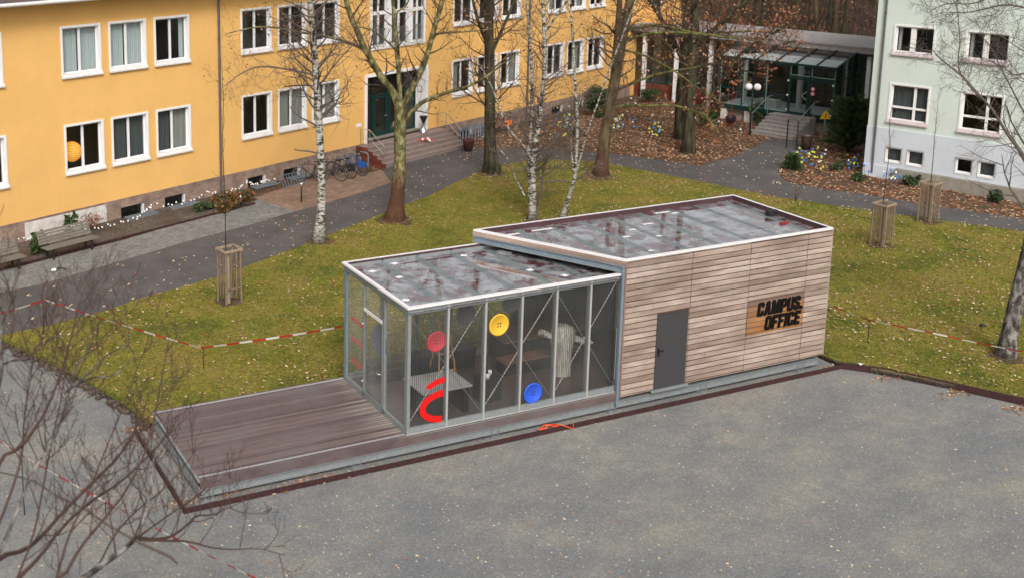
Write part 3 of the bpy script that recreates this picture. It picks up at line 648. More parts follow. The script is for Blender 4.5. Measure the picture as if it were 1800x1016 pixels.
def timber(name, c1, c2, c3):
    m, nt, b, co = custom(name, .85)
    sp = N(nt, 'ShaderNodeSeparateXYZ'); nt.links.new(co, sp.inputs[0])
    mm = N(nt, 'ShaderNodeMath', operation='MULTIPLY'); nt.links.new(sp.outputs[2], mm.inputs[0]); mm.inputs[1].default_value = 1/.155
    fl = N(nt, 'ShaderNodeMath', operation='FLOOR'); nt.links.new(mm.outputs[0], fl.inputs[0])
    wn = N(nt, 'ShaderNodeTexWhiteNoise', noise_dimensions='1D'); nt.links.new(fl.outputs[0], wn.inputs['W'])
    # butt joints: shift each course
    m2 = N(nt, 'ShaderNodeMath', operation='MULTIPLY_ADD'); nt.links.new(wn.outputs['Value'], m2.inputs[0]); m2.inputs[1].default_value = 9; nt.links.new(sp.outputs[0], m2.inputs[2])
    cb = N(nt, 'ShaderNodeCombineXYZ'); nt.links.new(m2.outputs[0], cb.inputs[0]); nt.links.new(fl.outputs[0], cb.inputs[1])
    n1 = noise(nt, cb.outputs[0], .35, 2, .5, (1, 3.7, 1))
    c = ramp(nt, n1, [(.36, c1), (.5, c2), (.64, c3)])
    c = mixc(nt, .75, c, ramp(nt, noise(nt, co, 2.0, 6, .75, (1, 1, 8)), [(.3, .62), (.7, 1.3)]), 'MULTIPLY')
    kn = noise(nt, co, 7, 2, .5, (1, 1, 2.2)); c = mixc(nt, ramp(nt, kn, [(.68, 0.), (.74, .65)]), c, (.10, .06, .045))
    c = mixc(nt, ramp(nt, noise(nt, co, .6, 3, .6), [(.5, 0.), (.75, .4)]), c, (.19, .15, .135))
    nt.links.new(c, b.inputs['Base Color']); bumpit(nt, b, noise(nt, co, 30, 3, .6, (1, 1, 6)), .2); return m
M['timber'] = timber('weathered_larch', (.25, .18, .145), (.37, .28, .23), (.48, .385, .325))
M['stained'] = timber('oiled_larch', (.18, .075, .03), (.34, .15, .05), (.40, .20, .08))
nt = M['stained'].node_tree; b = nt.nodes['Principled BSDF']; old = b.inputs['Base Color'].links[0].from_socket
sp = N(nt, 'ShaderNodeSeparateXYZ'); nt.links.new(N(nt, 'ShaderNodeTexCoord').outputs['Object'], sp.inputs[0])
mr = N(nt, 'ShaderNodeMapRange'); mr.inputs['From Min'].default_value = 2.15; mr.inputs['From Max'].default_value = 2.45; mr.inputs['To Max'].default_value = .8; nt.links.new(sp.outputs[2], mr.inputs['Value'])
nt.links.new(mixc(nt, mr.outputs[0], old, (.16, .115, .10)), b.inputs['Base Color'])
# wet roofing felt
m, nt, b, co = custom('wet_roofing_felt', .6)
sp = N(nt, 'ShaderNodeSeparateXYZ'); nt.links.new(co, sp.inputs[0])
md = N(nt, 'ShaderNodeMath', operation='PINGPONG'); nt.links.new(sp.outputs[0], md.inputs[0]); md.inputs[1].default_value = .55
band = ramp(nt, md.outputs[0], [(.13, 1.), (.16, 0.)])       # dry overlap strips across the roof
cross = N(nt, 'ShaderNodeMath', operation='MULTIPLY_ADD'); nt.links.new(sp.outputs[0], cross.inputs[0]); cross.inputs[1].default_value = .909
hx = N(nt, 'ShaderNodeMath', operation='ROUND'); cross.inputs[2].default_value = 0; nt.links.new(cross.outputs[0], hx.inputs[0])
wn = N(nt, 'ShaderNodeTexWhiteNoise', noise_dimensions='1D'); nt.links.new(hx.outputs[0], wn.inputs['W'])
ya = N(nt, 'ShaderNodeMath', operation='MULTIPLY_ADD'); nt.links.new(wn.outputs['Value'], ya.inputs[0]); ya.inputs[1].default_value = 1.6; nt.links.new(sp.outputs[1], ya.inputs[2])
mdy = N(nt, 'ShaderNodeMath', operation='PINGPONG'); nt.links.new(ya.outputs[0], mdy.inputs[0]); mdy.inputs[1].default_value = .8
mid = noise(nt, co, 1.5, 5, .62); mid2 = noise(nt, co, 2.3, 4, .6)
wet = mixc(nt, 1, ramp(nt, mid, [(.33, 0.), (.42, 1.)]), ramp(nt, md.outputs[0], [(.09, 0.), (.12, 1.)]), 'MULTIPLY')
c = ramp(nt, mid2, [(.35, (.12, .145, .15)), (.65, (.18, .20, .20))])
c = mixc(nt, wet, c, ramp(nt, mid2, [(.38, (.15, .11, .115)), (.48, (.21, .20, .21)), (.60, (.30, .30, .315))]))  # wet areas: bright sky reflection partly painted in as a paler base colour
c = mixc(nt, mixc(nt, 1, wet, ramp(nt, noise(nt, co, 1.9, 3, .6), [(.52, 0.), (.57, .85)]), 'MULTIPLY'), c, (.09, .016, .02))
c = mixc(nt, ramp(nt, md.outputs[0], [(.135, 0.), (.15, .6), (.17, 0.)]), c, (.04, .045, .05))
c = mixc(nt, ramp(nt, mdy.outputs[0], [(.0, .8), (.03, .5), (.045, 0.)]), c, (.05, .055, .06))
nt.links.new(c, b.inputs['Base Color'])
rr = ramp(nt, wet, [(0, .45), (1, .05)]); nt.links.new(rr, b.inputs['Roughness']); b.inputs['Specular IOR Level'].default_value = .9; nt.links.new(wet, b.inputs['Coat Weight']); b.inputs['Coat IOR'].default_value = 1.7; b.inputs['Coat Roughness'].default_value = .03
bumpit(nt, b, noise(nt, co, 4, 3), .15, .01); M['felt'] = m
# ribbed translucent glazing
hz = M['clear'].copy(); hz.name = 'hazed_glass'
for n_ in hz.node_tree.nodes:
    if n_.type == 'VALTORGB': n_.color_ramp.elements[0].color = (.10, .10, .10, 1); n_.color_ramp.elements[1].color = (.26, .26, .26, 1)
M['hazy'] = hz
def bx(name, *a, par=OF):
    q = MB(); q.box(*a); return q.build(name, par)
# deck
q = MB(); yb = .07
rg = random.Random(4)
while yb < D-.06:
    q.box(XD, .0, yb, yb+.105, ZD-.035, ZD-.005+rg.uniform(-.002, .002), M['deck']); yb += .115
dk = q.build('deck', OF)
for y in (-.10, D+.0):
    q = MB(); q.box(XD, .0 if y < 0 else 0, y, y+.10, ZD-.01, ZD+.012, M['deck']); q.build('edge_board', OF)
for y in (.012, D-.045):
    q = MB(); q.box(XD, -.03, y, y+.026, ZD+.012, ZD+.04, mat_rail); q.build('rail', OF)
q = MB(); q.box(XD, X2+.1, -.10, -.06, ZD-.225, ZD-.011, M['deck']); q.box(XD, 4.2, D+.06, D+.10, ZD-.225, ZD-.011, M['deck']); q.build('fascia', OF)
q = MB(); q.box(XD-.05, XD-.001, -.1, D+.1, ZD-.05, ZD+.0, M['steelgrey']); q.build('end_trim', OF)
# steel beams all round and feet
def ibeam(q, x0, x1, y, z0, z1, t=SG):
    q.box(x0, x1, y-.05, y+.05, z1-.02, z1, t); q.box(x0, x1, y-.05, y+.05, z0, z0+.02, t); q.box(x0, x1, y+.0, y+.015, z0+.02, z1-.02, t)
q = MB(); ibeam(q, XD-.02, X3-.1, -.045, .13, .325); ibeam(q, XD-.02, X3-.1, D+.03, .13, .325)
q.box(XD-.03, XD+.02, -.02, D, .14, .34, SG); q.box(X3-.15, X3-.1, -.02, D, .14, .34, SG); q.build('base_beam', OF)
for x in (XD+.2, -1.4, 2.5, 6.2, 9.3, 12.9):
    for y in (-.07, D+.05):
        q = MB(); q.box(x-.14, x+.14, y-.1, y+.1, .032, .06, SG); q.box(x-.1, x-.08, y-.08, y+.08, .06, .129, SG); q.box(x+.08, x+.1, y-.08, y+.08, .06, .129, SG); q.box(x-.1, x-.09, y-.075, y-.052, .15, .31, SG); q.box(x+.09, x+.1, y-.075, y-.052, .15, .31, SG); q.build('foot', OF)
# glass room frame
fl_ = bx('floor', 0.02, X3-.2, .05, D-.05, ZD-.10, ZD+.0, mat('brown_floor_boards', (.10, .065, .055), .45, var=.25, vs=2, vec=(.6, 9, 1)))
px = [0, 1.10, 2.18, 3.26, 4.32, 5.38, 6.34]
for i, x in enumerate(px):
    wd = .09 if i == 0 else .065
    q = MB(); q.box(x, x+wd, -.0, .14, ZD, Z1-.06, SG)
    q.box(x+.005, x+wd-.005, -.012, -.001, ZD+.01, Z1-.08, mat_sill2) if i else None
    q.build('post', OF)
for x in [0, 1.10, 2.18, 3.26]:
    q = MB(); q.box(x, x+.065, D-.14, D, ZD, Z1-.06, M['bluegrey']); q.build('post', OF)
for y in (1.27, 2.47):
    q = MB(); q.box(0, .08, y, y+.05, ZD, Z1-.06, SG); q.build('post', OF)
q = MB(); q.box(.09, X2, .0, .08, ZD, ZD+.16, SG); q.box(.09, X2, .0, .07, Z1-.22, Z1-.06, SG); q.box(.07, 5.45, D-.08, D, ZD, ZD+.14, SG); q.box(.07, 5.45, D-.08, D, Z1-.2, Z1-.06, SG)
q.box(.0, .07, .14, D-.14, ZD, ZD+.13, SG); q.box(.0, .07, .14, D-.14, Z1-.22, Z1-.06, SG)
q.box(-.03, X2, -.045, -.014, ZD, ZD+.03, mat_rail); q.build('rail_frame', OF)
for i in range(6):
    a, c = px[i]+.09, px[i+1]
    q = MB(); q.quad((a, .05, ZD+.16), (c, .05, ZD+.16), (c, .05, Z1-.22), (a, .05, Z1-.22), M['clear']); pn = q.build('pane', OF)
    q = MB(); n = 17
    for k in range(n): x = a+(c-a)*(k+.5)/n; q.box(x-.005, x+.005, .058, .064, ZD+.16, Z1-.22, mat_rib)
    q.build('ribbing', pn)
for i in range(3):
    q = MB(); q.quad((px[i]+.07, D-.055, ZD+.14), (px[i+1], D-.055, ZD+.14), (px[i+1], D-.055, Z1-.2), (px[i]+.07, D-.055, Z1-.2), M['clear']); q.build('pane', OF)
q = MB(); q.quad((px[3]+.07, D-.055, ZD+.14), (5.45, D-.055, ZD+.14), (5.45, D-.055, Z1-.2), (px[3]+.07, D-.055, Z1-.2), M['clear']); q.build('pane', OF)
for (a, c) in ((.14, 1.27), (1.32, 2.47), (2.52, D-.14)):
    q = MB(); q.quad((.035, a, ZD+.13), (.035, c, ZD+.13), (.035, c, Z1-.22), (.035, a, Z1-.22), M['hazy']); q.build('pane', OF)
gd = MB(); gd.box(-.02, .0-.002, 1.33, 1.37, ZD+.14, 3.02, SG); gd.box(-.02, -.002, 2.41, 2.45, ZD+.14, 3.02, SG); gd.box(-.035, -.002, 1.37, 2.41, 2.98, 3.06, AL); gd.box(-.02, -.002, 1.37, 2.41, ZD+.14, ZD+.2, SG)
gdo = gd.build('glass_door', OF)
h = MB(); h.tube([(-.02, 1.42, 1.6), (-.08, 1.42, 1.6), (-.08, 1.52, 1.6)], .016, M['steel'], 6); h.build('handle', gdo)
for (x, z) in ((2.46, 1.0), (2.46, 2.6)): h = MB(); h.sphere((-.03, x, z), .035, M['steel'], 8, 6); h.build('hinge', gdo)
# wind bracing: crossed rods over two bays
for a, c in ((.1, 2.17), (2.25, 4.31), (4.4, 6.3)):
    q = MB(); y = .115
    q.bar((a, y, ZD+.22), (c, y, Z1-.28), .015, M['steel'], 5); q.bar((a, y+.03, Z1-.28), (c, y+.03, ZD+.22), .012, M['steelgrey'], 5)
    for t in (.1,): p = Vector((a, y, ZD+.22)).lerp(Vector((c, y, Z1-.28)), t); p2 = Vector((a, y, ZD+.22)).lerp(Vector((c, y, Z1-.28)), t+.07); q.bar(p, p2, .022, M['steel'], 6)
    q.build('bracing', OF)
# roof of the glass room
def roof(poly, zt, dz=.15, cap=.11, hh=.12, name='roof'):
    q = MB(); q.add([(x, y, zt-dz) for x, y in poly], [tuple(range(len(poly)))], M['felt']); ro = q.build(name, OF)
    n = len(poly); cx = sum(p[0] for p in poly)/n; cy = sum(p[1] for p in poly)/n
    ins = []
    for i in range(n):
        a, b_, c = Vector(poly[i-1]), Vector(poly[i]), Vector(poly[(i+1) % n])
        d1 = (b_-a).normalized(); d2 = (c-b_).normalized(); n1 = Vector((-d1.y, d1.x)); n2 = Vector((-d2.y, d2.x))
        k = (n1+n2)/(1+n1.dot(n2)); ins.append(b_+k*cap)
    q = MB(); P = poly
    q.add([(x, y, zt) for x, y in P]+[(p.x, p.y, zt) for p in ins], [(i, (i+1) % n, n+(i+1) % n, n+i) for i in range(n)], AL)
    q.add([(x, y, zt) for x, y in P]+[(x, y, zt-.05) for x, y in P], [((i+1) % n, i, n+i, n+(i+1) % n) for i in range(n)], AL)
    cp = q.build('coping', ro)
    q = MB(); q.add([(p.x, p.y, zt-.001) for p in ins]+[(p.x, p.y, zt-dz-.03) for p in ins], [(i, (i+1) % n, n+(i+1) % n, n+i) for i in range(n)], mat_upstand); q.build('upstand', ro)
    return ro, ins
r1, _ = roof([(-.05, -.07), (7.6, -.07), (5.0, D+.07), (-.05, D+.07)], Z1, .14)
q = MB(); q.box(-.03, 6.35, -.05, -.005, Z1-.06, Z1-.051, SG); q.build('drip_edge', r1)
for (x, y) in ((.55, 3.1), (1.0, 2.4), (.35, .8), (4.5, 1.5), (5.1, .75), (3.5, 3.3), (1.4, 3.45)):
    q = MB(); a = rg.uniform(0, 3); q.add([(x+.13*math.cos(a+t*PI/2), y+.11*math.sin(a+t*PI/2), Z1-.135) for t in range(4)], [(0, 1, 2, 3)], M['white']); q.build('patch', r1)
# timber box
body = [(X2, -E_), (X3, -E_), (X3, D+E_), (XF, D+E_)]
PW = .02
def boards(name, x0, x1, z0, z1, mt, y=-E_, hole=None, par=OF, off=0):
    q = MB(); z = .31; r2 = random.Random(int(x0*100))
    while z < z1:
        za, zb = max(z+.026+r2.uniform(-.004, .006), z0), min(z+.155, z1)
        if zb-za > .01:
            segs = [(x0, x1)]
            if hole and za < hole[3] and zb > hole[2]: segs = [(x0, hole[0]), (hole[1], x1)]
            for a, c in segs:
                if c-a > .02:
                    jy = r2.uniform(-.004, .004)
                    tl = 0
                    q.add([(a, y+jy-off-tl, za), (c, y+jy-off-tl, za), (c, y+jy-off, zb), (a, y+jy-off, zb), (a, y+.012-off, za), (c, y+.012-off, za), (c, y+.012-off, zb), (a, y+.012-off, zb)],
                          [(0, 1, 2, 3), (1, 5, 6, 2), (4, 0, 3, 7), (3, 2, 6, 7), (0, 4, 5, 1)], mt)
        z += .155
    return q.build(name, par)
dx0, dx1, db, dt = 7.509, 8.567, .477, 2.577
SGN = (10.68, 12.76, 1.50, 2.54)
pan = [(X2+.03, 8.60), (8.62, 10.66), (10.68, 12.78), (12.80, X3-.03)]
boards('cladding_panel', *pan[0], ZB, Z2-.06, M['timber'], hole=(dx0-.01, dx1+.01, db, dt+.02)); boards('cladding_panel', *pan[1], ZB, Z2-.06, M['timber'])
boards('cladding_panel', *pan[2], ZB, Z2-.06, M['timber']); boards('cladding_panel', *pan[3], ZB, Z2-.06, M['timber'])
sg_ = boards('sign_panel', SGN[0]+.002, SGN[1]-.002, SGN[2], SGN[3], M['stained'], off=.012)
q = MB(); q.box(X2, X3, -E_+.03, -E_+.06, ZB, Z2-.06, mat('dark_brown_backing', (.07, .045, .035), .9)); q.box(X3-.06, X3-.03, -E_+.06, D+E_-.06, ZB, Z2-.06, M['black']); q.box(5.45, X3, D+E_-.06, D+E_-.03, ZB, Z2-.06, M['black'])  # dark brown backing board behind the gaps of the cladding
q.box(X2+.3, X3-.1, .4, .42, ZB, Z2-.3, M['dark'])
q.build('inner_wall', OF)
q = MB()
z = ZB
while z < Z2-.08: q.box(5.45, X3, D+E_-.03, D+E_, z, z+.092, M['timber']); q.box(X3-.03, X3, -E_, D+E_-.031, z, z+.092, M['timber']); z += .1
q.build('rear_cladding', OF)
# slanted open end: fascia board, steel beam, corner post
dv = (Vector((X2, -E_)) - Vector((XF, D+E_))); L = dv.length; dv.normalize(); nv = Vector((-dv.y, dv.x))
nv = nv if nv.x < 0 else -nv
def slab(q, o0, o1, z0, z1, mt, s0=0, s1=L):
    A = Vector((XF, D+E_)); a = A+dv*s0+nv*o0; b_ = A+dv*s1+nv*o0; c = A+dv*s1+nv*o1; d = A+dv*s0+nv*o1
    q.prism([(p.x, p.y) for p in (a, b_, c, d)], z0, z1, mt)
q = MB(); slab(q, -.04, .03, Z2-.17, Z2-.051, M['timber']); q.build('end_fascia', OF)
q = MB(); slab(q, -.07, .0, Z2-.36, Z2-.171, M['bluegrey']); slab(q, .0, .05, Z2-.20, Z2-.175, SG); slab(q, .0, .05, Z2-.36, Z2-.335, SG); q.build('end_beam', OF)
q = MB(); q.box(X2-.09, X2-.02, -E_+.02, -.06, .2, Z2-.2, M['bluegrey']); q.box(X2-.019, X2+.028, -E_-.012, -E_+.03, ZB, Z2-.06, mat_trim); q.build('corner_post', OF)
q = MB(); q.tube([(X2-.12, -.04, .95), (X2-.12, -.04, 2.4)], .018, M['steel'], 6); q.build('lock_bar', OF)
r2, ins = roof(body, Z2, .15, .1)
for (x, y, s) in ((5.1, 3.4, .30), (6.2, 3.45, .38), (10.6, 3.5, .28), (10.9, 3.3, .14), (8.0, 1.9, .13), (8.6, 2.4, .12), (8.9, 1.6, .1), (9.4, 2.7, .2), (7.8, .6, .08)):
    q = MB(); q.add([(x-s, y-.06, Z2-.144), (x+s, y-.07, Z2-.144), (x+s*.9, y+.07, Z2-.144), (x-s*.9, y+.06, Z2-.144)], [(0, 1, 2, 3)], M['sill']); q.build('patch', r2)
q = MB(); q.box(12.95, 13.25, 1.05, 1.13, Z2-.14, Z2-.10, M['button_r'] if 'button_r' in M else mat('bracket_red', (.25, .02, .02))); o = q.build('red_bracket', OF)
q = MB(); q.box(13.25, 13.6, 1.85, 2.0, Z2-.14, Z2+.02, M['iron']); q.build('roof_outlet', OF)
# leaf
q = MB(); q.box(dx0, dx1, -E_-.01, -E_+.02, db, dt, mat_door); dd = q.build('steel_door', OF)
h = MB(); h.box(dx0+.06, dx0+.10, -E_-.04, -E_-.011, 1.42, 1.66, M['black']); h.bar((dx0+.08, -E_-.06, 1.58), (dx0+.24, -E_-.06, 1.58), .013, M['black'], 6); h.bar((dx0+.08, -E_-.06, 1.58), (dx0+.08, -E_-.03, 1.58), .013, M['black'], 6); h.build('handle', dd)
q = MB(); q.box(dx0-.1, dx1+.1, -E_-.05, -E_+.02, ZB-.06, ZB+.015, SG); q.build('door_sill', OF)
# lettering in heavy condensed capitals, words right aligned
GL = {
 'C': (.62, [[(0,.12),(.12,0),(.5,0),(.62,.12),(.62,.36),(.4,.36),(.4,.2),(.22,.2),(.22,.8),(.4,.8),(.4,.64),(.62,.64),(.62,.88),(.5,1),(.12,1),(0,.88)]]),
 'A': (.66, [[(0,0),(.2,0),(.33,.78),(.46,0),(.66,0),(.47,1),(.19,1)], [(.205,.18),(.455,.18),(.43,.34),(.23,.34)]]),
 'M': (.84, [[(0,0),(.2,0),(.2,.62),(.34,.0),(.5,.0),(.64,.62),(.64,0),(.84,0),(.84,1),(.57,1),(.42,.4),(.27,1),(0,1)]]),
 'P': (.62, [[(0,0),(.21,0),(.21,.36),(.5,.36),(.62,.48),(.62,.88),(.5,1),(0,1),(0,.82),(.4,.82),(.4,.54),(.21,.54),(.21,.8),(0,.8)]]),
 'U': (.62, [[(0,1),(0,.12),(.12,0),(.5,0),(.62,.12),(.62,1),(.41,1),(.41,.2),(.21,.2),(.21,1)]]),
 'S': (.60, [[(0,.34),(0,.12),(.12,0),(.48,0),(.6,.12),(.6,.46),(.22,.68),(.22,.82),(.38,.82),(.38,.68),(.6,.68),(.6,.88),(.48,1),(.12,1),(0,.88),(0,.56),(.38,.34),(.38,.18),(.22,.18),(.22,.34)]]),
 '.': (.22, [[(0,0),(.22,0),(.22,.22),(0,.22)]]),
 'O': (.62, [[(0,.12),(.12,0),(.31,0),(.31,.2),(.21,.2),(.21,.8),(.31,.8),(.31,1),(.12,1),(0,.88)], [(.31,0),(.5,0),(.62,.12),(.62,.88),(.5,1),(.31,1),(.31,.8),(.41,.8),(.41,.2),(.31,.2)]]),
 'F': (.52, [[(0,0),(.21,0),(.21,.4),(.46,.4),(.46,.58),(.21,.58),(.21,.8),(.52,.8),(.52,1),(0,1)]]),
 'I': (.21, [[(0,0),(.21,0),(.21,1),(0,1)]]),
 'E': (.52, [[(0,0),(.52,0),(.52,.2),(.21,.2),(.21,.41),(.46,.41),(.46,.59),(.21,.59),(.21,.8),(.52,.8),(.52,1),(0,1)]])}
GL['P'] = (.62, [[(0,0),(.21,0),(.21,1),(0,1)], [(.21,.36),(.5,.36),(.62,.48),(.62,.88),(.5,1),(.21,1),(.21,.81),(.41,.81),(.41,.55),(.21,.55)]])
mat_letter = mat('letter_black', (.010, .009, .009), .9, var=0, spec=.05)
def word(txt, xr, z, h, wk, gap=.12, rise=0):
    tot = sum(GL[c][0] for c in txt)*wk*h + gap*h*(len(txt)-1)*wk; x = xr-tot
    q = MB()
    for c in txt:
        w_, polys = GL[c]
        for k, p in enumerate(polys):
            pts = [(x+(px_+.12*pz)*wk*h, z+pz*h) for px_, pz in p]
            q.prof(pts, -E_-.055-.001*k, -E_-.015, mat_letter, ax=1)
        x += (w_+gap)*wk*h
    q.build('lettering', OF)
word('CAMPUS.', 12.70, 2.03, .40, .86); word('OFFICE', 12.62, 1.585, .40, .90)
# ---- things on the glass and inside
def disc(name, x, y, z, r, mt, label, rot=(PI/2, 0, 0), holes=True, par=None):
    q = MB(); n = 28; q.lathe([(0, -.012), (r, -.012), (r, .012), (r*.86, .014), (r*.84, .006), (0, .006)], mt, n)
    if holes:
        for a, c in ((-.1, -.1), (.1, -.1), (-.1, .1), (.1, .1)):
            q.lathe([(0, .0), (r*.075, .0), (r*.075, .0085), (0, .0085)], M['black'], 8, (a*r*1.3, c*r*1.3, 0))
    o = q.build(name); o.location = (x, y, z); o.rotation_euler = rot
    return tag(o, label, 'button', 'giant buttons hung on the glass')
B = lambda n, c: mat(n, c, .5, var=.06)
disc('giant_button', 2.62, .025, 3.02, .29, B('button_yellow', (.72, .42, .04)), 'large yellow four hole button on the glass wall')
disc('giant_button', 3.72, .025, .98, .28, B('button_blue', (.03, .10, .62)), 'bright blue four hole button low on the glass wall')
disc('giant_button', .86, .10, 2.83, .27, B('button_red', (.75, .02, .05)), 'crimson red button behind the second glass panel')
disc('giant_button', 1.68, .10, 3.42, .27, B('button_black', (.02, .02, .022)), 'black button at the top of the glass wall')
disc('giant_button', .06, 1.62, 2.42, .42, B('button_navy', (.05, .06, .16)), 'dark navy button behind the glass door', rot=(PI/2, 0, -PI/2))
disc('giant_button', 3.02, .10, 3.52, .27, B('button_black2', (.02, .02, .022)), 'black button half hidden by the post above the yellow one')
def ring(q, cx, cz, rx, rz, th, a0, a1, y0, y1, mt, n=28):
    o, i_ = [], []
    for k in range(n+1):
        t = math.radians(a0+(a1-a0)*k/n); o.append((cx+rx*math.cos(t), cz+rz*math.sin(t))); i_.append((cx+(rx-th)*math.cos(t), cz+(rz-th)*math.sin(t)))
    for k in range(n): q.prof([o[k], o[k+1], i_[k+1], i_[k]], y0, y1, mt, ax=1)
rd = mat('red_foil', (.62, .008, .008), .5, var=.03)
RL = thing('red_letter', 'big red curved letter shape stuck inside the front glass', 'letter')
q = MB(); ring(q, 1.07, 1.13, .70, .43, .17, 92, 264, .02, .04, rd); q.build('bowl', RL)
q = MB(); ring(q, 1.10, 1.52, .64, .37, .14, 93, 152, .02, .04, rd); q.build('arc', RL)
RL = thing('red_letter', 'red letter of three stacked bars on the end glass', 'letter'); y0, y1 = 2.62, 3.35
for z in (1.22, 1.80, 2.36):
    n = 10; q = MB()
    for k in range(n):
        a, c = y0+(y1-y0)*k/n, y0+(y1-y0)*(k+1)/n; w0 = .03*math.sin(PI*k/n)*(1 if z > 1.3 else -1); w1 = .03*math.sin(PI*(k+1)/n)*(1 if z > 1.3 else -1)
        q.prof([(a, z+w0), (c, z+w1), (c, z+w1+.13), (a, z+w0+.13)], .05, .06, rd, ax=0)
    q.build('bar', RL)
# furniture
tw = mat('table_top_grey', (.40, .38, .38), .4, var=.08)
T = thing('work_table', 'grey topped table with dark base just inside the front glass', 'table', (1.45, 1.05, ZD))
q = MB(); q.box(-.72, .72, -.55, .55, .70, .74, tw); q.build('tabletop', T)
q = MB(); q.box(-.66, .0, -.5, .5, .001, .69, M['black']); q.box(.5, .66, -.5, .5, .001, .69, M['black']); q.build('base', T)
q = MB(); q.box(-.3, .3, -.22, .22, 0, .62, M['iron']); q.box(-.32, .32, -.24, .24, .62, .65, M['black']); o = q.build('dark_cabinet'); o.location = (2.95, 1.0, ZD+.002); tag(o, 'dark cabinet with two white cups on top', 'cabinet')
for dx in (-.12, .08):
    q = MB(); q.lathe([(0, 0), (.045, 0), (.055, .12), (.045, .12), (.04, .01), (0, .01)], M['white'], 12); o = q.build('white_cup'); o.location = (2.95+dx, .95+dx, ZD+.655); tag(o, 'small white cup standing on the dark cabinet', 'cup', 'cups on the cabinet')
br = mat('brown_bench_wood', (.20, .10, .06), .5, var=.25, vs=4)
q = MB(); q.box(0, 3.2, 0, 1.0, .68, .73, br); ct = None
C1 = thing('long_counter', 'long brown wooden counter behind the shaggy sculpture', 'counter', (4.5, 2.6, ZD+.002)); q.build('tabletop', C1)
q = MB(); q.box(.05, 3.15, .05, .1, .0, .68, M['iron']); q.box(.05, .1, .1, .95, 0, .68, M['iron']); q.box(3.1, 3.15, .1, .95, 0, .68, M['iron']); q.build('front_panel', C1)
C2 = thing('low_bench', 'low dark bench with a brown seat in the glass room', 'bench', (4.1, 1.98, ZD+.002))
q = MB(); q.box(0, 2.6, 0, .5, .36, .40, br); q.build('seat', C2); q = MB(); q.box(.05, 2.55, .05, .45, 0, .36, M['iron']); q.build('base', C2)
DS = thing('black_desk', 'long black low unit along the back glass', 'cabinet', (.5, 2.95, ZD+.002))
q = MB(); q.box(0, 3.3, 0, .5, .52, .56, M['iron']); q.build('top', DS); q = MB(); q.box(.03, 3.27, .03, .47, 0, .52, M['black']); q.build('base', DS)
# wooden step ladder / easel
ew = mat('orange_wood', (.55, .24, .08), .6, var=.15)
EL = thing('wooden_easel', 'orange wooden easel frame with rungs beside the table', 'easel', (2.45, 2.35, ZD+.002), .2)
for s in (-1, 1):
    q = MB(); q.bar((s*.32, -.1, 0), (s*.13, .15, 1.95), .034, ew, 4); q.build('leg', EL)
q = MB(); q.bar((0, .75, 0), (0, .16, 1.85), .03, ew, 4); q.build('leg', EL)
for z in (.35, .85, 1.3, 1.75):
    t = z/1.95; q = MB(); q.bar((-(.32-.19*t), -.1+.25*t, z), ((.32-.19*t), -.1+.25*t, z), .024, ew, 4); q.build('rung', EL)
# shaggy off-white sculpture: trunk shaped like a garment with two outstretched arms
sw_ = mat('bleached_bark', (.50, .45, .40), .9, var=.65, vs=7, bump=.8, bs=14, vec=(2.5, 2.5, .5))
q = MB(); rr_ = random.Random(8)
def blob(path, rads, n=14):
    q.tube(path, rads, sw_, n)
pts = [(0, 0, .0), (.02, .01, .4), (.0, 0, .9), (-.02, 0, 1.3), (0, 0, 1.6), (.02, 0, 1.78), (.02, 0, 1.86)]
blob([Vector(p) for p in pts], [.25, .24, .26, .31, .32, .24, .07], 18)
blob([(-.15, 0, 1.42), (-.42, .02, 1.48), (-.62, .02, 1.62), (-.74, .0, 1.66)], [.12, .11, .11, .08]); blob([(.15, 0, 1.40), (.42, -.02, 1.26), (.66, -.02, 1.14), (.80, -.02, 1.08)], [.12, .10, .10, .07])
v2 = []
for (x, y, z) in q.v:
    a = math.atan2(y, x); k = 1+.07*math.sin(a*5+z*5.3)+.06*math.sin(a*11-z*9) + rr_.uniform(-.09, .09); v2.append((x*k, y*k, z*.78+(rr_.uniform(-.03, .03) if z > .05 else 0)))
q.v = v2
o = q.build('bark_sculpture'); o.location = (5.7, 1.55, ZD+.002); o.rotation_euler = (0, .0, -.15)
tag(o, 'pale shaggy trunk sculpture with two outstretched arms in the glass room', 'sculpture')
# rust edging frame around the gravel bed, and along the lawn to the right
q = MB(); q.box(-5.87, 14.25, -.42, -.36, -.02, .12, M['rust']); q.box(-5.87, -5.81, -.36, 3.9, -.02, .115, M['rust']); o = q.build('steel_edging'); tag(o, 'rusty steel edging strip around the gravel bed of the office', 'edging')
pr = [Vector((14.25, -.40, 0)), G(1560, 653, .1), G(1680, 679, .1), G(1800, 706, .1), Vector((24.05, -18, 0))]
q = MB()
for a, b_ in zip(pr, pr[1:]):
    d_ = (b_-a); d_.z = 0; d_.normalize(); n_ = Vector((-d_.y, d_.x, 0))*.035
    q.prism([(p.x, p.y) for p in (a-n_, b_-n_, b_+n_, a+n_)], -.02, .20, M['rust'])
tag(q.build('lawn_edging'), 'dark rusty edging board between lawn and gravel right of the office', 'edging')
# red hose
q = MB(); pts = []
for i in range(90):
    t = i/89; a = t*2*PI*4.2; r = .16+.05*math.sin(7*t); pts.append((4.0+.1*t+r*1.5*math.cos(a), -.27+r*.6*math.sin(a), .05+.012*(i % 7)))
pts += [(4.4, -.40, .14), (4.62, -.52, .05), (4.72, -.42, .13), (4.66, -.30, .06), (4.4, -.26, .05)]
q.tube(pts, .014, mat('red_hose', (.75, .10, .03), .4), 6); tag(q.build('red_hose'), 'tangled orange red hose lying on the gravel beside the glass room', 'hose')
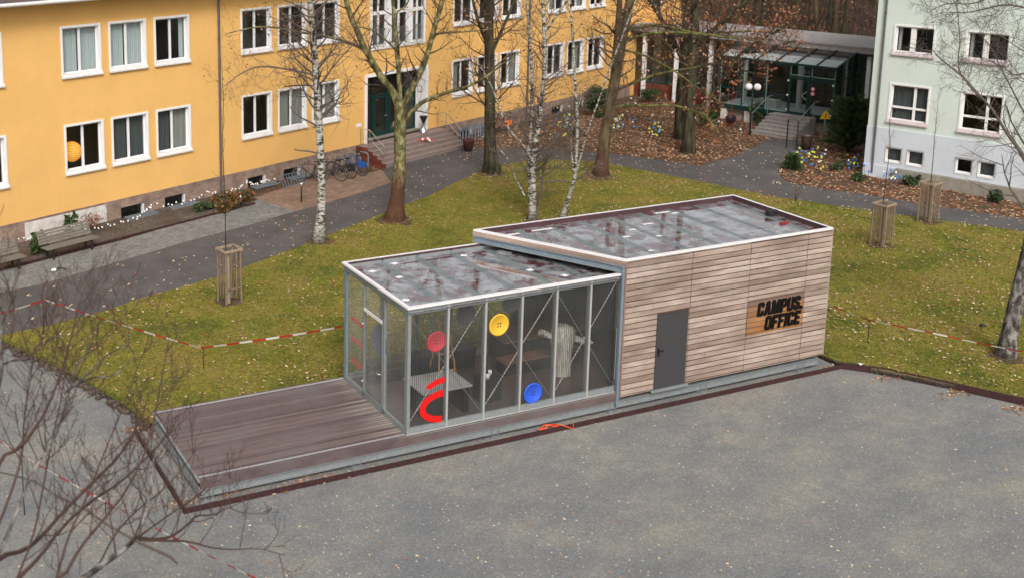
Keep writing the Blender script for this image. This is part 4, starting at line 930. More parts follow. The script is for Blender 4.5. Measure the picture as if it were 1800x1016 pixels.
# ---------------------------------------------------------------- trees
m, nt, b, co = custom('birch_bark', .85)
sp = noise(nt, co, 1.3, 5, .75, (3.2, 3.2, 8))
c = ramp(nt, sp, [(.45, (.03, .027, .022)), (.50, (.34, .33, .28)), (.60, (.52, .50, .46)), (.70, (.22, .21, .18))])
c = mixc(nt, ramp(nt, noise(nt, co, 1.2, 3, .6), [(.55, 0.), (.72, .5)]), c, (.16, .16, .08))
xyz = N(nt, 'ShaderNodeSeparateXYZ'); nt.links.new(co, xyz.inputs[0])
c = mixc(nt, ramp(nt, xyz.outputs[2], [(.0, .75), (.7, 0.)]), c, (.07, .06, .05))
nt.links.new(c, b.inputs['Base Color']); bumpit(nt, b, sp, .6, .03); M['birch'] = m
def bark(name, cols, bs=1.0, rough=.9, vec=(3, 3, .7), foot=None):
    m, nt, b, co = custom(name, rough)
    n1 = noise(nt, co, 1.3, 5, .7, vec)
    c = ramp(nt, n1, [(.40, cols[0]), (.5, cols[1]), (.60, cols[2])])
    if foot:
        xyz = N(nt, 'ShaderNodeSeparateXYZ'); nt.links.new(co, xyz.inputs[0]); ad = N(nt, 'ShaderNodeMath', operation='MULTIPLY_ADD')
        nt.links.new(n1, ad.inputs[0]); ad.inputs[1].default_value = 1.2; nt.links.new(xyz.outputs[2], ad.inputs[2])
        c = mixc(nt, ramp(nt, ad.outputs[0], [(.0, 1.), (1.0, 1.)]), c, c)
        mr = N(nt, 'ShaderNodeMapRange'); mr.inputs['From Min'].default_value = foot[1]; mr.inputs['From Max'].default_value = foot[1]+1.1; mr.inputs['To Min'].default_value = .9; mr.inputs['To Max'].default_value = 0
        nt.links.new(ad.outputs[0], mr.inputs['Value']); c = mixc(nt, mr.outputs[0], c, foot[0])
    nt.links.new(c, b.inputs['Base Color']); bumpit(nt, b, n1, .7*bs, .05); return m
M['plane'] = bark('olive_plane_bark', ((.06, .055, .025), (.12, .11, .045), (.28, .25, .12)), vec=(4, 4, 2.2), foot=((.085, .036, .024), 2.0))
M['darkbark'] = bark('dark_green_bark', ((.022, .018, .013), (.05, .042, .027), (.075, .075, .035)))
M['brownbark'] = bark('brown_olive_bark', ((.05, .032, .02), (.09, .062, .036), (.125, .105, .055)), foot=((.075, .04, .03), 1.3))
M['moss'] = bark('mossy_bark', ((.05, .05, .02), (.10, .10, .035), (.15, .15, .05)))
M['twig'] = mat('brown_twig', (.085, .055, .042), .9, var=.25)
M['greytwig'] = mat('grey_twig', (.12, .095, .08), .9, var=.25)
M['redtwig'] = mat('reddish_twig', (.075, .043, .036), .9, var=.25)
M['greybark'] = bark('grey_lichen_bark', ((.035, .03, .028), (.10, .088, .08), (.28, .26, .245)), vec=(4, 4, 2))
M['leaf_a'] = mat('orange_dry_leaf', (.30, .115, .04), .8, var=.3)
M['leaf_b'] = mat('brown_dry_leaf', (.17, .075, .035), .8, var=.3)
M['leaf_c'] = mat('pale_dry_leaf', (.60, .44, .27), .8, var=.25)
M['leaf_d'] = mat('pinkish_dry_leaf', (.38, .21, .14), .8, var=.25)
M['ever'] = mat('evergreen_leaf', (.03, .055, .02), .7, var=.45, vs=3)
M['ever2'] = mat('young_green_leaf', (.07, .10, .03), .7, var=.4, vs=3)

DENS = 2.0
def rv(r): return Vector((r.uniform(-1, 1), r.uniform(-1, 1), r.uniform(-1, 1)))
def leaf(mb, p, s, mt, r, w_=.6, d=None):
    a = (rv(r).normalized() if d is None else (d+rv(r)*.45).normalized())*s; b = a.cross(rv(r)).normalized()*s*w_
    mb.add([p-a, p-b, p+a, p+b], [(0, 1, 2, 3)], mt)
def grow(mb, p, d, L, rad, lvl, r, mt, droop=0., kids=5, leaves=None, up=.15, spread=.9, wig=.22, tips=None):
    n = 4 if lvl > 0 else 3
    pts = [p.copy()]; dirs = []; q = p.copy(); dd = d.normalized()
    for i in range(n):
        dd = (dd + rv(r)*wig + Vector((0, 0, up if lvl > 0 else up-droop))).normalized(); q = q + dd*L/n; pts.append(q.copy()); dirs.append(dd.copy())
    rads = [max(rad*(1-.8*i/n), .0035) for i in range(n+1)]
    mb.tube(pts, rads, mt, 5 if lvl > 1 else (4 if lvl == 1 else 3), cap=False)
    if leaves and lvl == 0:
        for k in range(leaves[1]):
            if r.random() < leaves[2]: leaf(mb, pts[-1-(k % 2)] + rv(r)*.12, leaves[3]*r.uniform(.6, 1.2), r.choice(leaves[0]), r)
    if lvl > 0:
        for k in range(kids):
            t = .25+.75*(k+r.random())/kids; i = min(int(t*n), n-1); pp = pts[i].lerp(pts[i+1], t*n-i)
            side = dirs[i].cross(rv(r)).normalized(); nd = (dirs[i]*(1-.5*spread)+side*spread).normalized()
            grow(mb, pp, nd, L*r.uniform(.42, .68), rad*.5*(1-.4*t), lvl-1, r, mt, droop, kids, leaves, up, spread, wig)
def limb3(base, lst, off=0., rmul=1., dr=None):
    """polyline through the limb's own vertical plane; returns points and radii in metres"""
    d0 = math.hypot(base.x-CAM.x, base.y-CAM.y); P, Rr = [], []
    for i, t in enumerate(lst):
        u, v, r = t[:3]; k = off[i] if hasattr(off, '__len__') else off*i/max(1, len(lst)-1)
        p = W(u, v, d0-k); P.append(p); Rr.append(.88*r*(p-CAM).dot(FW)/FPX*rmul)
    return P, Rr
def smooth(P, Rr, it=1):
    for _ in range(it):
        Q, S = [P[0]], [Rr[0]]
        for i in range(len(P)-1):
            Q += [P[i].lerp(P[i+1], .25), P[i].lerp(P[i+1], .75)]; S += [Rr[i]*.75+Rr[i+1]*.25, Rr[i]*.25+Rr[i+1]*.75]
        P, Rr = Q+[P[-1]], S+[Rr[-1]]
    return P, Rr
def sprout(mb, P, Rr, cnt, L, r, mt, lvl=2, t0=.2, droop=0., kids=4, leaves=None, up=.1, spread=.85, k=.35, outdir=None):
    n = len(P)-1
    cnt = int(cnt*DENS+.5)
    for i in range(cnt):
        t = t0+(1-t0)*(i+r.random())/cnt; j = min(int(t*n), n-1); f = t*n-j; p = P[j].lerp(P[j+1], f); d = (P[j+1]-P[j]).normalized()
        side = d.cross(rv(r)).normalized()
        if outdir is not None: side = (side+outdir*.7).normalized()
        nd = (d*.35+side*spread+Vector((0, 0, up))).normalized()
        rr = min(max((Rr[j]*(1-f)+Rr[j+1]*f)*k, .008), .05)
        grow(mb, p, nd, L*r.uniform(.6, 1.2)*(1-.35*t), rr, lvl, r, mt, droop, kids, leaves, up)
def tree(name, base_uv, label, limbs, bk, tw, seed, group=None, sprouts=14, SL=2.0, droop=0., leaves=None, lvl=2, kids=4, foot=1.35, z=.15, twk=None, t0=.35):
    r = random.Random(seed); base = G(*base_uv, z); t = thing(name, label, 'tree', tuple(base), 0, group)
    tr, cr = MB(), MB(); first = True
    for L_ in limbs:
        lst, off = L_[0], (L_[1] if len(L_) > 1 else 0.); o = L_[2] if len(L_) > 2 else {}
        P, Rr = limb3(base, lst, off)
        if first: P = [p for p in P]; P[0] = base + Vector((0, 0, -.05)); Rr[0] *= foot
        P, Rr = smooth(P, Rr, 1 if len(P) > 6 else 2)
        if first:
            P.insert(1, P[0].lerp(P[1], .5)); Rr.insert(1, (Rr[0]/foot*1.08))
        Pl = [p-base for p in P]
        mb = tr if (first or o.get('trunk')) else cr
        mb.tube(Pl, Rr, o.get('bark', bk), 10 if first else 7, smooth=True)
        sprout(cr, Pl, Rr, o.get('n', sprouts), o.get('L', SL), r, tw, o.get('lvl', lvl), o.get('t0', t0 if first else .15), droop, kids, leaves)
        first = False
    tr.build('trunk', t); cr.build('crown', t)
    return t
LV = lambda n, pr, s: ([M['leaf_a'], M['leaf_b'], M['leaf_a'], M['leaf_d']], n, pr, s)
tree('birch_tree', (560, 425), 'tall white birch beside the path in front of the yellow wall', [
    ([(561, 425, 12), (564, 385, 9), (566, 340, 8), (563, 250, 7.4), (557, 160, 7), (552, 80, 6.5), (545, 0, 6), (540, -120, 5), (536, -300, 3), (530, -460, 1.2)], 0., dict(n=38, t0=.40, L=2.1)),
    ([(556, 133, 2.4), (520, 125, 2), (460, 115, 1.6), (425, 128, 1.2), (395, 152, .8)], 1., dict(bark=M['greytwig'], n=9, L=1.3)),
    ([(558, 152, 2), (530, 150, 1.6), (500, 153, 1)], -1., dict(bark=M['greytwig'], n=5, L=1.)),
    ([(550, 100, 2), (520, 70, 1.5), (500, 50, 1)], .6, dict(bark=M['greytwig'], n=5, L=1.2)),
    ([(562, 150, 1.8), (590, 112, 1.4), (622, 78, 1.0), (650, 50, .7)], -.8, dict(bark=M['greytwig'], n=6, L=1.2)),
    ([(562, 272, 2), (545, 266, 1.8), (530, 266, 1.5), (517, 263, 1.2)], 0, dict(bark=M['greytwig'], n=0))],
    M['birch'], M['greytwig'], 11, SL=1.9, droop=.25, leaves=LV(1, .35, .04))
tree('plane_tree', (693, 388), 'plane tree with olive forked limbs and reddish foot before the entrance', [
    ([(694, 388, 19), (697, 360, 15), (700, 330, 13.5), (703, 280, 12), (703, 240, 12), (704, 205, 12.5), (704, 175, 12)], 0., dict(n=0)),
    ([(701, 190, 8), (690, 160, 7.5), (672, 140, 7), (652, 105, 6.5), (640, 85, 6.5), (628, 55, 6), (612, 20, 5.5), (605, -20, 5), (590, -120, 4), (575, -260, 2)], 1.2, dict(n=10, trunk=1)),
    ([(704, 190, 6), (702, 150, 5), (700, 110, 5), (696, 60, 4.5), (692, 20, 4), (688, -30, 3), (690, -200, 1.6)], -.8, dict(n=7, trunk=1)),
    ([(708, 188, 7.5), (722, 160, 7), (740, 128, 6), (752, 95, 5.5), (760, 62, 5.5), (770, 30, 5), (778, 0, 5), (790, -80, 4), (805, -240, 2)], .8, dict(n=10, trunk=1)),
    ([(710, 214, 5), (728, 192, 4.6), (748, 176, 4.2), (790, 162, 3.6), (825, 152, 3), (855, 136, 2.4), (890, 108, 1.6), (915, 92, 1)], 1.4, dict(n=8, L=1.2)),
    ([(641, 90, 3.6), (625, 80, 3), (600, 71, 2.8), (568, 64, 2.4), (530, 58, 2.2), (500, 51, 2), (460, 47, 1.8), (430, 52, 1.4), (398, 60, 1)], -1.5, dict(n=12, L=1.3)),
    ([(698, 92, 2.6), (684, 76, 2.2), (670, 66, 2), (655, 54, 1.8), (640, 50, 1.3), (622, 46, .9)], 1., dict(n=4, L=1.)),
    ([(697, 22, 2), (712, 14, 1.6), (722, -5, 1.2)], 0., dict(n=2, L=1.)),
    ([(764, 62, 2.4), (785, 58, 1.8), (815, 57, 1.4), (850, 54, 1.1), (885, 48, .8)], .5, dict(n=6, L=1.1))],
    M['plane'], M['twig'], 21, SL=1.7, leaves=LV(1, .55, .06), lvl=2, kids=3)
tree('lime_tree', (865, 305), 'dark straight trunk standing at the lawn edge left of the birch clump', [
    ([(864, 306, 17), (862, 280, 13), (861, 200, 11), (861, 120, 10.5), (859, 40, 9.5), (857, -60, 8), (853, -220, 5), (850, -380, 2)], 0., dict(n=22, t0=.3, L=2.8)),
    ([(862, 90, 4), (848, 60, 3.4), (835, 20, 3), (822, -40, 2.4)], .5, dict(n=6)),
    ([(862, 100, 4), (878, 62, 3.5), (898, 20, 3), (915, -40, 2.2)], -.5, dict(n=6))],
    M['darkbark'], M['twig'], 31, leaves=LV(1, .6, .06), SL=2.6)
tree('maple_tree', (1055, 310), 'leaning brown olive trunk with long mossy boughs at the path bend', [
    ([(1055, 312, 15), (1058, 285, 12.5), (1064, 240, 12), (1074, 180, 11.5), (1083, 130, 10.5), (1094, 70, 9.5), (1106, 10, 9), (1118, -80, 7), (1130, -260, 4)], 0., dict(n=12, t0=.45, L=2.4)),
    ([(1078, 150, 7), (1082, 100, 6.5), (1086, 50, 6), (1090, 0, 5.5), (1092, -100, 4)], 1., dict(n=7, trunk=1)),
    ([(1097, 58, 3.6), (1120, 48, 3), (1150, 46, 2.8), (1182, 48, 2.8), (1205, 56, 2.6), (1235, 60, 2.2), (1262, 62, 1.6)], -1., dict(bark=M['moss'], n=6, L=1.2)),
    ([(1086, 78, 3.4), (1110, 68, 3), (1140, 60, 2.8), (1180, 57, 2.8), (1220, 60, 2.6), (1260, 64, 2.2), (1310, 70, 1.6), (1345, 74, 1)], 1., dict(bark=M['moss'], n=8, L=1.3)),
    ([(1080, 190, 3.2), (1100, 186, 2.8), (1140, 187, 2.6), (1185, 185, 2.4), (1215, 195, 2), (1245, 202, 1.6), (1255, 232, 1.2)], 1.4, dict(bark=M['moss'], n=5, L=.9)),
    ([(1092, 88, 2.6), (1125, 95, 2.2), (1155, 108, 2), (1190, 128, 1.8), (1225, 155, 1.5), (1265, 180, 1)], .6, dict(bark=M['moss'], n=6, L=1.)),
    ([(1082, 160, 3), (1110, 148, 2.6), (1150, 132, 2.4), (1190, 124, 2), (1230, 118, 1.4)], -1., dict(bark=M['moss'], n=5, L=1.)),
    ([(1080, 60, 2), (1068, 44, 1.8), (1055, 40, 1.4), (1042, 28, 1)], 0, dict(n=3, L=.9)), ([(1075, 60, 2), (1058, 60, 1.8), (1042, 50, 1.2)], .5, dict(n=3, L=.9))],
    M['brownbark'], M['twig'], 41, leaves=LV(1, .5, .07), SL=2)
tree('oak_tree', (1195, 245), 'dark oak trunk with dry orange leaves, left of the pair in the bed', [
    ([(1195, 247, 11), (1194, 220, 9.5), (1195, 170, 9), (1200, 120, 8.5), (1205, 70, 8), (1205, 20, 7.5), (1200, -60, 6), (1195, -200, 3)], 0., dict(n=12, t0=.5, L=2.6)),
    ([(1200, 110, 5), (1185, 70, 4.5), (1160, 30, 4), (1140, 0, 3.4), (1110, -60, 2.4)], .6, dict(n=9)),
    ([(1160, 36, 3), (1157, 10, 3), (1158, -30, 2.4)], 0., dict(n=4)),
    ([(1205, 60, 3), (1180, 42, 2.6), (1150, 45, 2)], .8, dict(n=4))],
    M['darkbark'], M['twig'], 51, leaves=LV(2, .38, .075), SL=2.4)
tree('oak_tree', (1209, 268), 'dark oak trunk nearest the path, its boughs reach over the porch', [
    ([(1210, 270, 14), (1211, 245, 11.5), (1213, 190, 10.5), (1216, 140, 10), (1219, 90, 9.5), (1222, 30, 8.5), (1224, -60, 7), (1228, -220, 4)], 0., dict(n=10, t0=.5, L=2.6)),
    ([(1221, 84, 5.5), (1240, 62, 5), (1262, 48, 4.6), (1290, 22, 4), (1315, 0, 3.5), (1350, -40, 2.4)], 1., dict(n=12, L=1.8)),
    ([(1216, 205, 4), (1240, 180, 3.8), (1265, 148, 3.5), (1290, 110, 3.2), (1305, 92, 3), (1335, 72, 2.4), (1365, 55, 1.8), (1395, 45, 1.2)], .6, dict(n=16, L=1.5)),
    ([(1303, 94, 2.6), (1340, 92, 2.2), (1370, 80, 1.8), (1400, 72, 1.2)], 1.2, dict(n=9, L=1.2)),
    ([(1218, 120, 3), (1250, 112, 2.6), (1285, 118, 2), (1320, 128, 1.4), (1345, 140, 1)], -.8, dict(n=9, L=1.2)),
    ([(1221, 60, 3), (1260, 60, 2.6), (1310, 55, 2), (1370, 58, 1.2)], -1., dict(bark=M['moss'], n=10, L=1.4)),
    ([(1212, 195, 2.4), (1238, 205, 2), (1258, 222, 1.4), (1266, 244, 1)], .6, dict(bark=M['moss'], n=4, L=.8))],
    M['darkbark'], M['twig'], 61, leaves=LV(2, .5, .08), SL=2.2)
tree('birch_tree', (935, 388), 'white birch with two close stems directly behind the office roof', [
    ([(937, 388, 7.5), (937, 330, 6.4), (936, 290, 6), (941, 255, 5.6), (946, 225, 5.4), (952, 180, 5), (956, 140, 4.6), (958, 100, 4.3), (957, 60, 4), (954, 0, 3.6), (950, -120, 2.4), (945, -260, 1)], 0., dict(n=30, t0=.16, L=1.9)),
    ([(934, 375, 5), (931, 320, 4), (929, 280, 3.6), (934, 225, 3.4), (936, 180, 3.4), (935, 120, 3), (930, 60, 2.6), (926, 0, 2.2), (920, -120, 1.2)], -.6, dict(n=20, trunk=1)),
    ([(959, 56, 2.8), (975, 32, 2.4), (990, 12, 2.2), (1004, -8, 1.8), (1030, -70, 1)], .5, dict(n=5, trunk=1)),
    ([(933, 278, 2.6), (915, 250, 2.4), (896, 232, 2.2), (878, 195, 2), (868, 160, 1.8), (852, 130, 1.4), (830, 95, 1)], .8, dict(n=6, trunk=1)),
    ([(944, 378, 2.6), (947, 350, 2.2), (953, 325, 1.8), (955, 290, 1.4), (962, 262, 1)], -.5, dict(n=6, bark=M['greytwig'], L=1.1)),
    ([(934, 272, 1.8), (910, 278, 1.6), (880, 270, 1.3), (860, 262, 1)], .4, dict(n=4, bark=M['greytwig'], L=.9)),
    ([(922, 345, 1.8), (912, 325, 1.8), (905, 312, 1.5), (897, 285, 1.2), (880, 265, .9)], .4, dict(n=5, bark=M['birch'], L=.9))],
    M['birch'], M['greytwig'], 71, droop=.2, SL=1.5, leaves=LV(1, .12, .04), foot=1.2)
tree('birch_tree', (985, 392), 'thin leaning birch with slender white stems right of the birch clump', [
    ([(984, 392, 5), (995, 362, 4.4), (1004, 335, 4.2), (1010, 316, 3.8), (1012, 300, 3.6), (1013, 270, 3.4), (1015, 235, 3.2), (1014, 190, 3), (1011, 150, 2.8), (1008, 90, 2.4), (1004, 30, 2), (1000, -60, 1.2)], 0., dict(n=20, L=1.5)),
    ([(1009, 318, 2.6), (1022, 270, 2.3), (1030, 240, 2.2), (1042, 205, 2), (1055, 170, 1.9), (1072, 120, 1.8), (1088, 80, 1.6), (1100, 48, 1.4), (1118, 0, 1)], 1., dict(n=7, trunk=1, L=1.1)),
    ([(1008, 300, 2), (1004, 260, 1.8), (1004, 230, 1.6), (1012, 200, 1.3), (1030, 150, 1)], -.5, dict(n=4, trunk=1, L=1.)),
    ([(1010, 318, 2), (1030, 305, 1.5), (1050, 290, 1)], .3, dict(n=3, bark=M['greytwig'], L=.8)),
    ([(1010, 322, 1.6), (990, 318, 1.3), (970, 320, 1), (950, 322, .7)], .3, dict(n=3, bark=M['greytwig'], L=.8))],
    M['birch'], M['greytwig'], 81, SL=1.2, droop=.15, leaves=LV(1, .12, .04), foot=1.3)
tree('birch_tree', (1768, 627), 'grey birch trunk leaning right at the edge of the lawn', [
    ([(1767, 628, 18), (1772, 600, 16), (1782, 550, 14.5), (1794, 500, 13.5), (1810, 430, 12), (1830, 340, 10), (1850, 240, 8), (1865, 120, 6.5), (1880, -30, 5), (1890, -200, 3)], 0., dict(n=14, L=2.6, t0=.5)),
    ([(1828, 330, 3.4), (1806, 292, 3.2), (1790, 262, 3.2), (1770, 236, 3), (1752, 205, 2.8), (1738, 185, 2.6), (1715, 165, 2.2), (1692, 135, 2), (1670, 118, 1.6), (1648, 100, 1.2), (1640, 88, .8)], [0, .2, .4, .6, .8, 1., 1.1, 1.2, 1.3, 1.4, 1.5], dict(bark=M['greytwig'], n=12, L=1.1, lvl=2)),
    ([(1738, 186, 1.6), (1715, 160, 1.5), (1700, 142, 1.3), (1686, 128, 1.2), (1684, 100, 1.1), (1688, 75, 1), (1684, 30, .8), (1680, -20, .7)], [1.1]*8, dict(bark=M['greytwig'], n=8, L=1.1)),
    ([(1862, 140, 3), (1830, 150, 2), (1800, 128, 1.6), (1785, 135, 1.4), (1765, 120, 1.2), (1745, 110, .9), (1725, 100, .7)], [0, .2, .3, .4, .5, .6, .7], dict(bark=M['greytwig'], n=9, L=1.1)),
    ([(1872, 40, 3.4), (1830, 22, 2.2), (1800, 14, 1.9), (1770, 8, 1.7), (1740, 14, 1.6), (1700, 24, 1.3), (1670, 22, .9)], [0, .2, .4, .5, .6, .8, 1.], dict(bark=M['greytwig'], n=14, L=1.3)),
    ([(1845, 260, 2.6), (1815, 225, 1.8), (1790, 180, 1.5), (1775, 150, 1.3), (1758, 118, 1.1), (1740, 80, 1), (1720, 60, .8)], [0, -.2, -.4, -.5, -.5, -.5, -.5], dict(bark=M['greytwig'], n=10, L=1.1)),
    ([(1878, -20, 3), (1820, -20, 2.2), (1760, -14, 1.8), (1710, 10, 1.3), (1665, 5, .9), (1635, 20, .6)], [0, 0, .1, .2, .2, .3], dict(bark=M['greytwig'], n=14, L=1.3))],
    M['greybark'], M['greytwig'], 91, droop=.3, SL=1.5, foot=1.2)

# near tree below the viewpoint at bottom left: its leafless boughs rise into view
DENS = .55
def near_tree():
    r = random.Random(101); fork = W(-75, 1120, 11.5); base = Vector((fork.x-.5, fork.y-.6, 0))
    t = thing('bare_tree', 'leafless tree in the near left corner with spreading grey red twigs', 'tree', tuple(base))
    tr, cr = MB(), MB()
    tr.tube([p-base for p in (base, base.lerp(fork, .35)+Vector((.15, .1, 0)), base.lerp(fork, .7)+Vector((-.1, .12, 0)), fork)], [.24, .18, .15, .13], M['greybark'], 10)
    Ls = [
     ([(-75, 1120, 8), (-20, 1010, 7), (0, 976, 5.5), (45, 967, 4.5), (75, 940, 4.2), (110, 900, 4), (160, 850, 3.6), (205, 806, 3), (232, 768, 2.4), (248, 732, 1.6), (262, 690, 1)], 11.5, 14.5, M['redtwig'], 16),
     ([(-75, 1120, 8), (60, 1060, 7.5), (145, 1018, 7), (185, 988, 6.5), (222, 962, 5.5), (242, 942, 4.6), (255, 905, 3.2), (265, 868, 2.6), (268, 820, 1.8), (276, 770, 1.1)], 11.5, 13.6, M['greybark'], 12),
     ([(242, 944, 3.6), (268, 948, 3.4), (300, 944, 3), (330, 922, 2.6), (344, 905, 2.2), (372, 905, 1.7), (400, 893, 1.2), (428, 880, .8)], 13.0, 14.4, M['redtwig'], 10),
     ([(244, 948, 3), (285, 950, 2.8), (330, 950, 2.3), (370, 962, 1.9), (410, 966, 1.5), (452, 962, 1.1), (500, 975, .8)], 13.0, 13.9, M['redtwig'], 10),
     ([(240, 945, 2.6), (275, 920, 2), (310, 895, 1.6), (330, 885, 1.2), (360, 860, .9)], 13.0, 14.2, M['redtwig'], 7),
     ([(-75, 1120, 7), (30, 1018, 5), (72, 976, 4), (112, 922, 3.6), (160, 880, 3), (208, 850, 2.4), (250, 812, 2), (285, 775, 1.4), (310, 730, .9)], 11.5, 15, M['redtwig'], 13),
     ([(-75, 1120, 7), (-30, 900, 6), (0, 802, 4.4), (32, 790, 4), (53, 766, 3.6), (85, 715, 2.8), (112, 640, 2.2), (126, 590, 1.7), (138, 540, 1.2), (146, 512, .8)], 11.5, 13.2, M['redtwig'], 16),
     ([(-75, 1120, 7), (-10, 990, 5), (28, 905, 3.6), (55, 830, 3.2), (92, 780, 3), (112, 725, 2.8), (124, 680, 2.6), (132, 645, 2.3), (150, 626, 1.9), (163, 600, 1.2)], 11.5, 13.6, M['greybark'], 12),
     ([(114, 690, 2.4), (140, 672, 2.2), (165, 662, 2), (198, 662, 1.6), (220, 645, 1.3), (238, 622, .8)], 12.8, 14, M['greybark'], 6),
     ([(118, 685, 2), (150, 660, 1.8), (180, 630, 1.4), (212, 610, 1), (230, 600, .7)], 12.8, 13.2, M['greybark'], 6),
     ([(-75, 1120, 8), (-20, 780, 6), (-5, 690, 5), (5, 640, 4.4), (-2, 600, 3.6), (6, 560, 2.6), (28, 520, 1.5)], 11.5, 12.2, M['greybark'], 14),
     ([(5, 640, 2.8), (22, 632, 2.4), (50, 634, 2), (68, 610, 1.6), (90, 595, 1.2), (118, 585, .8)], 12.1, 13.2, M['greybark'], 7),
     ([(-75, 1120, 8), (110, 1018, 4), (140, 962, 3.4), (180, 915, 3), (225, 860, 2.6), (262, 780, 2.2), (280, 690, 1.8), (292, 620, 1.2), (298, 590, .7)], 11.5, 13.6, M['redtwig'], 12),
     ([(30, 1016, 3), (60, 940, 2.6), (75, 860, 2.2), (90, 780, 1.9), (108, 700, 1.5), (120, 610, 1)], 12, 14, M['redtwig'], 12),
     ([(95, 1030, 3), (120, 940, 2.6), (150, 880, 2.2), (185, 790, 1.8), (215, 720, 1.4), (240, 650, 1)], 12, 14, M['redtwig'], 12),
     ([(-20, 960, 3.4), (15, 880, 3), (40, 800, 2.4), (42, 730, 2), (55, 660, 1.4), (62, 600, .9)], 11.8, 12.6, M['redtwig'], 12),
     ([(130, 1040, 3), (170, 1000, 2.6), (200, 940, 2.2), (235, 900, 1.8), (300, 850, 1.4), (345, 790, .9)], 12, 14.5, M['redtwig'], 11)]
    for lst, d0, d1, mt, n in Ls:
        P = [W(u, v, d0+(d1-d0)*i/(len(lst)-1)) for i, (u, v, _) in enumerate(lst)]
        Rr = [.8*x[2]*(p-CAM).dot(FW)/FPX for x, p in zip(lst, P)]
        P, Rr = smooth(P, Rr); P = [p-base for p in P]
        cr.tube(P, Rr, mt, 6)
        k0 = .3 if lst[0][0] < 0 else .1
        sprout(cr, P, Rr, n, .85, r, M['redtwig'], 2 if mt != M['greybark'] else 2, k0, 0, 3, None, .32, .75, .4)
    tr.build('trunk', t); cr.build('crown', t)
near_tree()

# young staked trees
def staked(uv, top_v, tree_lst, label, seed, n=4):
    base = G(*uv, .165); r = random.Random(seed); t = thing('young_tree', label, 'tree', tuple(base), .2, 'young trees between wooden stakes')
    d0 = math.hypot(base.x-CAM.x, base.y-CAM.y); ztop = W(uv[0], top_v, d0).z-base.z
    q = MB(); Rz = Matrix.Rotation(-.2, 3, 'Z')
    P = [Rz @ (W(u, v, d0)-base) for u, v in tree_lst]; P = [Vector((0, 0, 0))]+P; Rr = [.022-.016*i/(len(P)-1) for i in range(len(P))]
    q.tube(P, Rr, M['darkbark'], 6); q.build('trunk', t)
    q = MB(); PP, RR = smooth(P, Rr); sprout(q, PP, RR, 11, .75, r, M['twig'], 1, .45, 0, 3, LV(1, .1, .04), .35, .6, .4); q.build('crown', t)
    wd = mat_stake; h = ztop
    st = []
    for i, (x, y) in enumerate(((-.28, -.26), (.28, -.26), (.28, .26), (-.28, .26))):
        q = MB(); q.tube([(x*1.05, y*1.05, 0), (x, y, h)], .038, wd, 8); q.build('stake', t)
    q = MB(); q.box(-.36, .36, -.31, -.27, h-.06, h+.02, mat_palewood); q.box(-.36, .36, .27, .31, h-.06, h+.02, mat_palewood); q.box(-.36, -.32, -.27, .27, h-.05, h+.03, mat_palewood); q.box(.32, .36, -.27, .27, h-.05, h+.03, mat_palewood); q.build('top_frame', t)
    q = MB()
    for a_ in (-.1, .1):
        q.box(a_-.02, a_+.02, -.29, -.27, .25, h-.07, wd); q.box(a_-.02, a_+.02, .27, .29, .25, h-.07, wd); q.box(-.31, -.29, a_-.02, a_+.02, .25, h-.07, wd); q.box(.29, .31, a_-.02, a_+.02, .25, h-.07, wd)
    q.box(-.27, .27, -.265, -.245, .5, .55, wd); q.box(-.27, .27, .245, .265, .5, .55, wd)
    q.build('slats', t)
    q = MB(); q.tube([(-.12, -.12, 0), (-.12, -.12, h*.97)], .07, mat_palewood, 8)
    q.build('centre_post', t)
    return t
mat_stake = mat('stake_wood', (.20, .14, .10), .8, var=.25); mat_palewood = mat('pale_stake_wood', (.30, .23, .165), .8, var=.2)
staked((404, 530), 437, [(397, 440), (396, 380), (394, 320), (391, 250), (393, 180), (390, 120)], 'young tree between wooden stakes on the left lawn', 1)
staked((1548, 432), 357, [(1553, 350), (1558, 310), (1565, 260), (1563, 220), (1570, 175)], 'young staked tree on the right lawn nearer the office', 2)
staked((1630, 390), 320, [(1637, 315), (1640, 280), (1643, 240), (1646, 210), (1650, 165)], 'young staked tree on the right lawn nearer the path', 3)

# worn soil around the feet of the trees
for (u, v, rr_) in ((562, 425, .55), (694, 389, .8), (866, 306, .75), (1056, 312, .8), (936, 388, .5), (986, 392, .45), (1768, 628, .5), (404, 530, .55), (1548, 432, .5), (1630, 390, .55)):
    r_ = random.Random(u); c_ = G(u, v, .165); n_ = 22; q = MB()
    ph = [r_.uniform(.65, 1.15) for _ in range(n_)]
    q.add([(c_.x, c_.y, .20)]+[(c_.x+rr_*ph[i]*math.cos(2*PI*i/n_), c_.y+rr_*ph[i]*math.sin(2*PI*i/n_), .169) for i in range(n_)], [(0, 1+i, 1+(i+1) % n_) for i in range(n_)], M['litter'], True)
    struct(q.build('bare_soil'))
